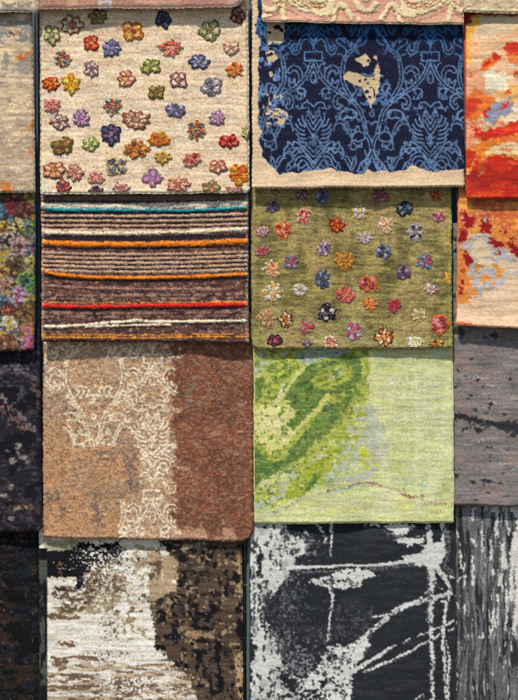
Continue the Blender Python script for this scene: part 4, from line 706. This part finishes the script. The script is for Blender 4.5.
c.stroke([(384, 532), (398, 536), (402, 533)], GY, 2.6, p=.6); c.put((c.n(4, 4, 18, 3) > .63) & (c.X > 335) & (c.X < 372) & (c.Y > 605) & (c.Y < 640), (72, 73, 76))
c.put((sp2 > .95) & (c.c.mean(-1) < 60), (74, 76, 80)); c.finish(.09, .05)
Rug('abstract_rug', 'charcoal black rug with white paint-like streaks and branches', depth(4, 2), 250, 249.5, 455, 455.5, 496, YB, YB, c, 35, binding=(60, 62, 66))

# ---- fourth column
c = Cloth(462, XR, -60, 16, (212, 192, 152), 41)
for P in ([(464, 10), (470, 7), (478, 2)], [(497, 4), (500, 8), (507, 9), (514, 7), (522, 9)], [(484, 0), (489, 6), (496, 8)], [(510, 0), (514, 4)], [(530, 2), (545, 8), (560, 3)]): c.stroke(P, (160, 138, 108), 1.3, h=-.5)
c.put(c.n(9, 6, 2) > .54, (226, 208, 170), .5, .7); c.finish(.08)
Rug('carved_rug', 'cream carved rug hem at the top right corner', depth(0, 3), 463.5, 463.5, XR, XR, -60, 12, 14.5, c, 41, edge=3, curl=1.5)
c = Cloth(462, XR, -20, 202, (228, 184, 142), 42)
RD1, OR1, PC = (204, 46, 32), (230, 136, 54), (230, 164, 124)
c.put(c.n(18, 2, 1) > .56, (236, 204, 168), a=.7); c.put(c.n(9, 5, 2) > .6, (232, 160, 110), a=.7)
for P, col in (([(460, 68), (478, 70), (486, 84), (484, 97), (476, 108), (472, 120), (474, 145), (460, 145)], PC), ([(481, 16), (522, 18), (522, 26), (506, 29), (490, 35), (479, 34)], (208, 186, 152)), ([(464, 27), (473, 25), (475, 16), (480, 17), (479, 30), (471, 40), (469, 50), (471, 60), (466, 68), (462, 66)], (230, 172, 76)), ([(462, 12), (473.5, 12), (473.5, 25), (462, 25)], (150, 34, 32)), ([(473, 12), (522, 13), (522, 16), (473, 16)], (178, 60, 46)),
               ([(503, 48), (507, 42), (514, 41), (522, 42), (522, 56), (508, 54)], (214, 56, 34)), ([(504, 54), (522, 54), (522, 72), (512, 66), (506, 62)], (232, 130, 70)), ([(478, 67), (481, 61), (490, 60), (495, 53), (500, 56), (496, 64), (488, 71), (480, 70)], (226, 110, 44)), ([(479, 66), (482, 61), (489, 62), (488, 68)], RD1), ([(494, 54), (498, 54), (497, 62), (492, 61)], RD1), ([(476, 45), (480, 42), (478, 47)], (234, 160, 66)), ([(468, 74), (472, 73), (470, 76)], RD1), ([(512, 72), (518, 68), (518, 79), (513, 79)], (186, 74, 46)),
               ([(507, 64), (514, 65), (517, 68), (508, 70)], (196, 196, 196)), ([(486, 72), (504, 74), (509, 88), (496, 96), (484, 87)], (240, 222, 192)), ([(472, 88), (476, 86), (484, 94), (492, 96), (498, 102), (486, 108), (478, 118), (472, 122), (464, 104)], (228, 120, 54)), ([(466, 98), (478, 96), (481, 101), (476, 110), (468, 118), (464, 110)], (208, 66, 42)), ([(494, 92), (522, 84), (522, 110), (512, 100), (500, 98)], (236, 180, 104)), ([(506, 88), (510, 90), (507, 94)], RD1),
               ([(500, 119), (512, 105), (517, 112), (517, 124), (505, 127), (497, 126)], (238, 214, 180)), ([(488, 112), (492, 103), (500, 100), (507, 97), (512, 100), (509, 112), (505, 119), (498, 116), (495, 124), (484, 123), (483, 118)], (142, 146, 166)), ([(484, 109), (490, 106), (488, 118), (484, 119)], RD1), ([(497, 108), (503, 104), (508, 98), (511, 100), (507, 107), (498, 110)], (220, 50, 34)), ([(472, 125), (484, 128), (500, 127), (522, 121), (522, 133), (502, 136), (491, 138), (482, 142), (475, 136)], RD1),
               ([(474, 143), (490, 138), (522, 132), (522, 161), (504, 155), (490, 159), (478, 158), (466, 154), (466, 146)], OR1), ([(483, 151), (492, 146), (504, 143), (512, 138), (522, 145), (518, 155), (496, 153), (486, 156)], (232, 202, 156)), ([(478, 128), (488, 128), (486, 132), (478, 131)], (228, 190, 150)), ([(462, 148), (478, 152), (486, 160), (494, 156), (506, 155), (522, 163), (522, 204), (462, 204)], (196, 44, 32)), ([(478, 156), (484, 158), (487, 168), (485, 173), (479, 173)], (234, 146, 50)), ([(479, 170), (483, 169), (484, 173), (480, 174)], (238, 204, 170)),
               ([(464, 164), (470, 168), (470, 173), (464, 176)], (234, 180, 110)), ([(468, 196), (482, 194), (482, 200), (467, 200)], (214, 110, 50))): c.poly(P, col)
c.put((c.Y > 120) & (c.n(7, 3, 8) > .62), (224, 92, 44), a=.6); c.put((c.Y > 160) & (c.n(14, 8, 9) > .52), (150, 34, 28), a=.6); c.stroke([(478, 150), (474, 160), (470, 170)], OR1, 2)
c.put(c.X < 466, (170, 56, 42), a=.6); c.finish(.07, .12)
Rug('red_orange_rug', 'fiery red and orange rug with peach top at the right edge', depth(1, 3), 464.2, 466.5, XR, XR, -20, 198.5, 199.5, c, 42, binding=(176, 60, 40))
c = Cloth(454, XR, 170, 334, (222, 186, 152), 43)
OR2, DR, LG = (216, 134, 66), (148, 26, 32), (178, 174, 178)
c.put(c.n(18, 2, 1) > .56, (230, 200, 170), a=.7)
c.poly([(450, 165), (524, 165), (524, 256), (512, 252), (504, 249), (497, 243), (492, 238), (486, 232), (478, 236), (470, 236), (464, 246), (470, 254), (474, 262), (468, 274), (474, 288), (470, 300), (458, 304), (450, 303)], OR2)
c.put((c.Y < 240) & (c.n(8, 6, 2) > .55), (196, 92, 58), a=.8); c.put((c.Y < 222) & (c.X > 472) & (c.X < 505) & (c.n(7, 6, 3) > .48), (188, 78, 62), a=.7); c.put((c.Y < 245) & (c.n(5, 4, 4) > .6), (228, 160, 84), a=.8)
lil = [(460, 216), (466, 214), (470, 220), (462, 224)], [(459, 244), (470, 241), (480, 237), (487, 233), (491, 241), (498, 248), (510, 251), (520, 258), (520, 274), (506, 276), (500, 288), (486, 292), (476, 300), (470, 292), (474, 280), (468, 268), (474, 260), (468, 252)]
for P in lil: c.poly(P, LG, p=.93)
c.poly([(474, 244), (484, 240), (490, 248), (494, 262), (486, 268), (476, 262), (472, 252)], (220, 196, 158), p=.85); c.poly([(494, 258), (524, 262), (524, 300), (500, 292)], (220, 190, 158), p=.6)
for P in ([(460, 213), (464, 211), (466, 218), (473, 219), (474, 226), (470, 231), (463, 227)], [(481, 219), (491, 218), (491, 234), (481, 232)], [(488, 236), (494, 241), (504, 243), (502, 249), (492, 246), (487, 241)], [(458, 229), (467, 232), (468, 239), (462, 243), (458, 242)], [(507, 244), (512, 242), (522, 248), (522, 258), (512, 252)], [(464, 252), (470, 256), (473, 264), (468, 266), (463, 258)], [(459, 286), (463, 285), (462, 296), (459, 294)]): c.poly(P, DR)
for b in ((499, 231, 1.6, 1.6), (506, 232, 1.4, 2.6), (512, 225, 1.5, 1.5), (514, 240, 2, 2), (497, 252, 1.5, 3), (463, 272, 2, 2), (465, 283, 1.6, 2)): c.blob(*b, DR)
c.blob(486, 221, 1.8, 3, (150, 170, 166))
for b in ((480, 267, 4, 3), (484, 278, 3.4, 4), (498, 272, 4, 5), (494, 266, 3, 3), (475, 293, 3, 4), (472, 278, 3, 3), (490, 278, 2, 3), (493, 284, 1.6, 3), (506, 240, 3, 3), (487, 289, 2, 2), (478, 272, 2, 2), (516, 260, 2, 2), (464, 300, 3, 3), (468, 304, 2, 2), (498, 289, 1.4, 1.4)): c.blob(*b, (216, 142, 66))
c.put((c.Y > 318) & (c.Y - (c.X - 456) * .09 > 321.5) & (c.X < 472), (206, 104, 54)); c.finish(.07, .1)
Rug('peach_rug', 'peach rug with orange top and dark red flecks at the right edge', depth(2, 3), 459.2, 456.5, XR, XR, 170, 325, 332, c, 43, binding=(196, 120, 76), curl=3, rl=2)
c = Cloth(450, XR, 222, 508, (128, 121, 117), 44)
c.put(c.n(30, 4, 1) > .52, (142, 132, 126), a=.7); c.put(c.n(14, 1.8, 2, 2) > .56, (112, 106, 106), a=.7); c.put(c.n(26, 14, 3) > .58, (140, 120, 112), a=.6)
c.put((c.Y < 346) & (c.Y > 322) & (c.n(12, 5, 6) > .5), (104, 104, 106), a=.5); c.poly([(452, 328), (466, 330), (464, 336), (453, 335)], (56, 56, 60)); c.poly([(482, 334), (500, 334), (500, 338), (484, 338)], (52, 52, 56), p=.75)  # first put: shade below the peach hem, painted into the grey dye
for P in ([(450, 412), (458, 416), (470, 415), (482, 420), (498, 424), (520, 421), (520, 437), (510, 434), (500, 430), (488, 426), (474, 422), (460, 419), (458, 424), (450, 420)],): c.poly(P, (50, 50, 54), p=.86)
c.stroke([(452, 417), (462, 416), (476, 419), (492, 424), (508, 428), (520, 426)], (46, 46, 50), 4.5, 6, p=.75); c.stroke([(476, 428), (482, 431), (490, 426)], (52, 52, 56), 3, p=.7); c.stroke([(506, 430), (513, 436)], (52, 52, 56), 4, p=.7)
for b in ((472, 361, 1.6, 1.4), (458, 371, 1.6, 1), (467, 376, 1.6, 1.2), (478, 378, 1.8, 1.2), (458, 380, 1.2, .9), (483, 385.5, 1.3, 1.6), (456, 387, 2.6, 1.3), (467, 397, 1.8, 1.1), (490, 397, 1.4, 1), (489, 406, 1.4, 4), (475, 409, 2.2, 1), (487, 413, 3.4, 1), (506, 415.5, 2, 1.6), (472, 426, 1.5, 1.5), (463, 430, 1.4, 1.6), (479, 430, 3, 2.6), (491, 447, 2, 1), (487, 448, 1, 1), (496, 446, 1.2, .8), (492, 456, 1, 1.4), (490, 460, 1, 1.2), (457, 476, 3, 3.4), (460, 468, 3, 1), (488, 482, 4, 1.8), (494, 483, 4, 1.8), (475, 484, 3, 1.3), (485, 485, 1.4, 1), (500, 484.5, 2.4, 1), (508, 496.5, 4.4, 1), (489.5, 494, 2, 1), (505, 473.6, 1.4, .8), (510, 466, 1.6, .8), (477, 500, 2, 1), (471, 381, 1, 1), (466, 427, 3, 1.4), (484, 426, 3, 1.6), (512, 378, 1, 1), (454, 240, 4, 2), (454, 250, 3, 1.5), (455, 295, 2, 4)): c.blob(*b, (48, 48, 52))
for P in ([(470, 376), (488, 377)], [(488, 384), (500, 388)], [(483, 394), (492, 395)], [(488, 401), (506, 407)], [(500, 450), (508, 453)], [(480, 441), (488, 440)], [(500, 463), (518, 464), (514, 470)], [(494, 372), (500, 371)], [(510, 398), (520, 400)], [(466, 444), (472, 444)], [(476, 374), (486, 380)]): c.stroke(P, (172, 168, 166), 1.6, p=.6)
c.finish(.1, .12)
Rug('grey_rug', 'plain grey rug with scattered black flecks at the right edge', depth(3, 3), 451.8, 454.5, XR, XR, 223, 505, 507.5, c, 44, binding=(104, 96, 94))
c = Cloth(450, XR, 490, YB, (70, 71, 73), 45, knot=.8)
bx_ = c.X + (fbm(c.X, c.Y, 9, 40, 70) - .5) * 7; v1 = fbm(bx_, c.Y, 4.2, 70, 71, 3); v2 = fbm(bx_, c.Y, 1.9, 30, 72, 3); v3 = fbm(bx_, c.Y, 2.0, 13, 73, 3)
c.put(v1 > .5, (96, 97, 99)); c.put(v2 > .61, (44, 44, 47)); c.put((v2 < .38), (122, 122, 124)); c.put(v3 > .77 - np.clip((c.X - 470) / 500, 0, .06), (196, 194, 188))
WB = (202, 200, 192)
for P, a_, b_ in (([(474, 508), (473.5, 521)], 2.6, 2), ([(482, 522), (482, 552)], 1.4, 2), ([(497, 506), (497, 520), (495, 535)], 2.4, 3), ([(472, 540), (476, 546)], 3, 2), ([(490, 541), (490.5, 553)], 2, 2.4), ([(506, 508), (507, 524), (510, 534)], 2, 2), ([(503, 537), (503, 550), (505, 566)], 1.4, 7), ([(460, 552), (461, 568)], 2, 2), ([(472, 556), (473, 584)], 1.4, 2.4), ([(457, 532), (458, 538)], 2.6, 2), ([(493, 568), (494, 575)], 2, 2), ([(503, 575), (503, 592)], 2, 1.6),
                  ([(520, 525), (515, 545), (512, 570), (511, 600)], 5, 3), ([(522, 545), (518, 580), (515, 620), (513, 635)], 9, 2), ([(507, 590), (507, 612), (506, 630)], 2, 1.6), ([(499, 596), (499, 610), (499, 625)], 2.4, 1.4), ([(490, 610), (493, 625), (490, 634)], 1.6, 2), ([(464, 604), (464, 614)], 2, 2), ([(457, 603), (460, 611)], 2, 1.4), ([(465, 575), (464, 586)], 1.6, 1.6), ([(457, 582), (465, 575)], 1.4, 1.4), ([(495, 610), (496, 628)], 2, 2)): c.stroke(P, WB, a_, b_)
c.poly([(514, 505), (522, 505), (522, 580), (516, 575), (513, 560), (511, 545), (517, 525)], (206, 204, 196), p=.9)
c.put((c.Y < 512) & (c.X > 484) & (v2 > .5), WB); c.poly([(455, 505), (464, 505), (463, 508), (456, 508)], (120, 88, 50)); c.finish(.16, .04, line=.02)
c.h = (v1 - .5) * 2.0
Rug('bark_rug', 'dark grey rug with vertical white bark-like streaks at the bottom right corner', depth(4, 3), 455.5, 455.5, XR, XR, 490, YB, YB, c, 45)

# ---------------------------------------------------------------- rack: posts and wire grid behind the rugs
YP = .124
ZF = 0.0
def post(x0, x1, label, rad=2.2, gap=2.9):
    xt, zt = W(x0, -70, YP); xb, zb = W(x1, 778, YP)
    r = empty('rack_post', (float(xb), YP, ZF), label, 'post', 'steel posts of the display rack')
    o = np.array([float(xb), YP, ZF])
    top = np.array([float(xt), YP, float(zt)]); bot = np.array([float(xb), YP, ZF + .012])
    for sgn, rr in ((-1, rad * .42), (1, rad)):
        off = np.array([sgn * gap * PXM * .62, .002 * (1 - sgn), 0])
        P = [bot + off + (top - bot) * t for t in np.linspace(0, 1, 30)]
        V, F = tube(P, rr * PXM, 14)
        mesh_obj('tube', np.array(V) - o, F, flat_mat('grey green enamel', (104, 122, 124), .38, .35, .12, 40), r)
    bx = .07; hh = .012
    V = [(sx * bx, sy * bx, z) for z in (0, hh) for sx, sy in ((-1, -1), (1, -1), (1, 1), (-1, 1))]
    F = [(3, 2, 1, 0), (4, 5, 6, 7), (0, 1, 5, 4), (1, 2, 6, 5), (2, 3, 7, 6), (3, 0, 4, 7)]
    mesh_obj('foot_plate', V, F, flat_mat('grey green enamel', (104, 122, 124)), r, smooth=False)
post(36.2, 40.2, 'slim steel post between the left edge rugs and the flowered rug', 1.3, 3.0)
post(249.8, 245.6, 'steel post seen between the two middle columns of rugs', 2.5, 3.4)
post(455.2, 455.6, 'steel post seen between the olive flowered rug and the peach rug', 2.2, 3.4)
YG = YP + .014
wires = []
g = empty('wire_grid', (0, YG, ZF), 'thin steel wire grid behind the rugs, seen in the gaps', 'grid')
def gridset(name, lines, r):
    VV, FF, n = [], [], 0
    for P in lines:
        V, F = tube(P, r, 6); VV += [tuple(np.array(v) - np.array([0, YG, ZF])) for v in V]; FF += [tuple(np.array(f) + n) for f in F]; n += len(V)
    mesh_obj(name, VV, FF, flat_mat('galvanised wire', (150, 152, 150), .35, .6, .1, 80), g)
xa, _ = W(-80, 0, YG); xb, _ = W(600, 0, YG); _, zt = W(0, -66, YG)
hl = []
for k in range(-3, 29):
    _, z = W(0, 34 + 26.25 * k, YG - .018); hl.append([(float(xa), YG - .018, float(z)), (0, YG - .018, float(z)), (float(xb), YG - .018, float(z))])
gridset('horizontal_wires', hl, .0010)
vl = []
for k in range(-4, 23):
    x, _ = W(36 + 26.25 * k, 0, YG); vl.append([(float(x) , YG, .02), (float(x), YG, 1), (float(x), YG, float(zt))])
gridset('vertical_wires', vl, .0010)
for o in g.children: o['kind'] = 'stuff'

def box(name, x0, x1, y0, y1, z0, z1, mat, kind=None):
    V = [(x, y, z) for z in (z0, z1) for x, y in ((x0, y0), (x1, y0), (x1, y1), (x0, y1))]
    F = [(3, 2, 1, 0), (4, 5, 6, 7), (0, 1, 5, 4), (1, 2, 6, 5), (2, 3, 7, 6), (3, 0, 4, 7)]
    o = mesh_obj(name, V, F, mat, smooth=False)
    if kind: o['kind'] = kind
    return o
box('wall', -1.6, 1.6, .34, .40, 0, 3.0, flat_mat('dark painted wall', (44, 46, 48), .8, 0, .3, 8), 'structure')
box('ground', -6, 6, -9, 3, -.1, -.002, flat_mat('grey paving', (128, 124, 118), .85, 0, .2, 6), 'structure')

# ---------------------------------------------------------------- camera
cam = bpy.data.cameras.new('camera'); co = bpy.data.objects.new('camera', cam); C.objects.link(co)
co.location = (0, -DIST, CZ); co.rotation_euler = (math.radians(90), 0, 0)
cam.sensor_fit = 'VERTICAL'; cam.sensor_height = 24; cam.lens = 24 * DIST / (700 * PXM); cam.clip_end = 100
bpy.context.scene.camera = co

# ---------------------------------------------------------------- daylight
EL, AZ = 58, -22                      # sun height, and its bearing left of the viewer's back
w = bpy.data.worlds.new('World'); bpy.context.scene.world = w; w.use_nodes = True
nt = w.node_tree; bg = nt.nodes['Background']; sky = nt.nodes.new('ShaderNodeTexSky'); sky.sky_type = 'NISHITA'; sky.sun_disc = False
sky.sun_elevation = math.radians(EL); sky.sun_rotation = math.radians(180 + AZ * -1)
nt.links.new(sky.outputs[0], bg.inputs[0]); bg.inputs[1].default_value = .10
sl = bpy.data.lights.new('sun', 'SUN'); so = bpy.data.objects.new('sun', sl); C.objects.link(so)
sl.energy = 4.6; sl.angle = math.radians(2.8); sl.color = (1, .95, .865)
from mathutils import Vector
d = Vector((math.sin(math.radians(AZ)) * math.cos(math.radians(EL)), -math.cos(math.radians(AZ)) * math.cos(math.radians(EL)), math.sin(math.radians(EL))))
so.rotation_euler = d.to_track_quat('Z', 'Y').to_euler(); so.location = (-2, -4, 5)
vs = bpy.context.scene.view_settings; vs.view_transform = 'Standard'; vs.look = 'None'; vs.gamma = 1; vs.exposure = .60
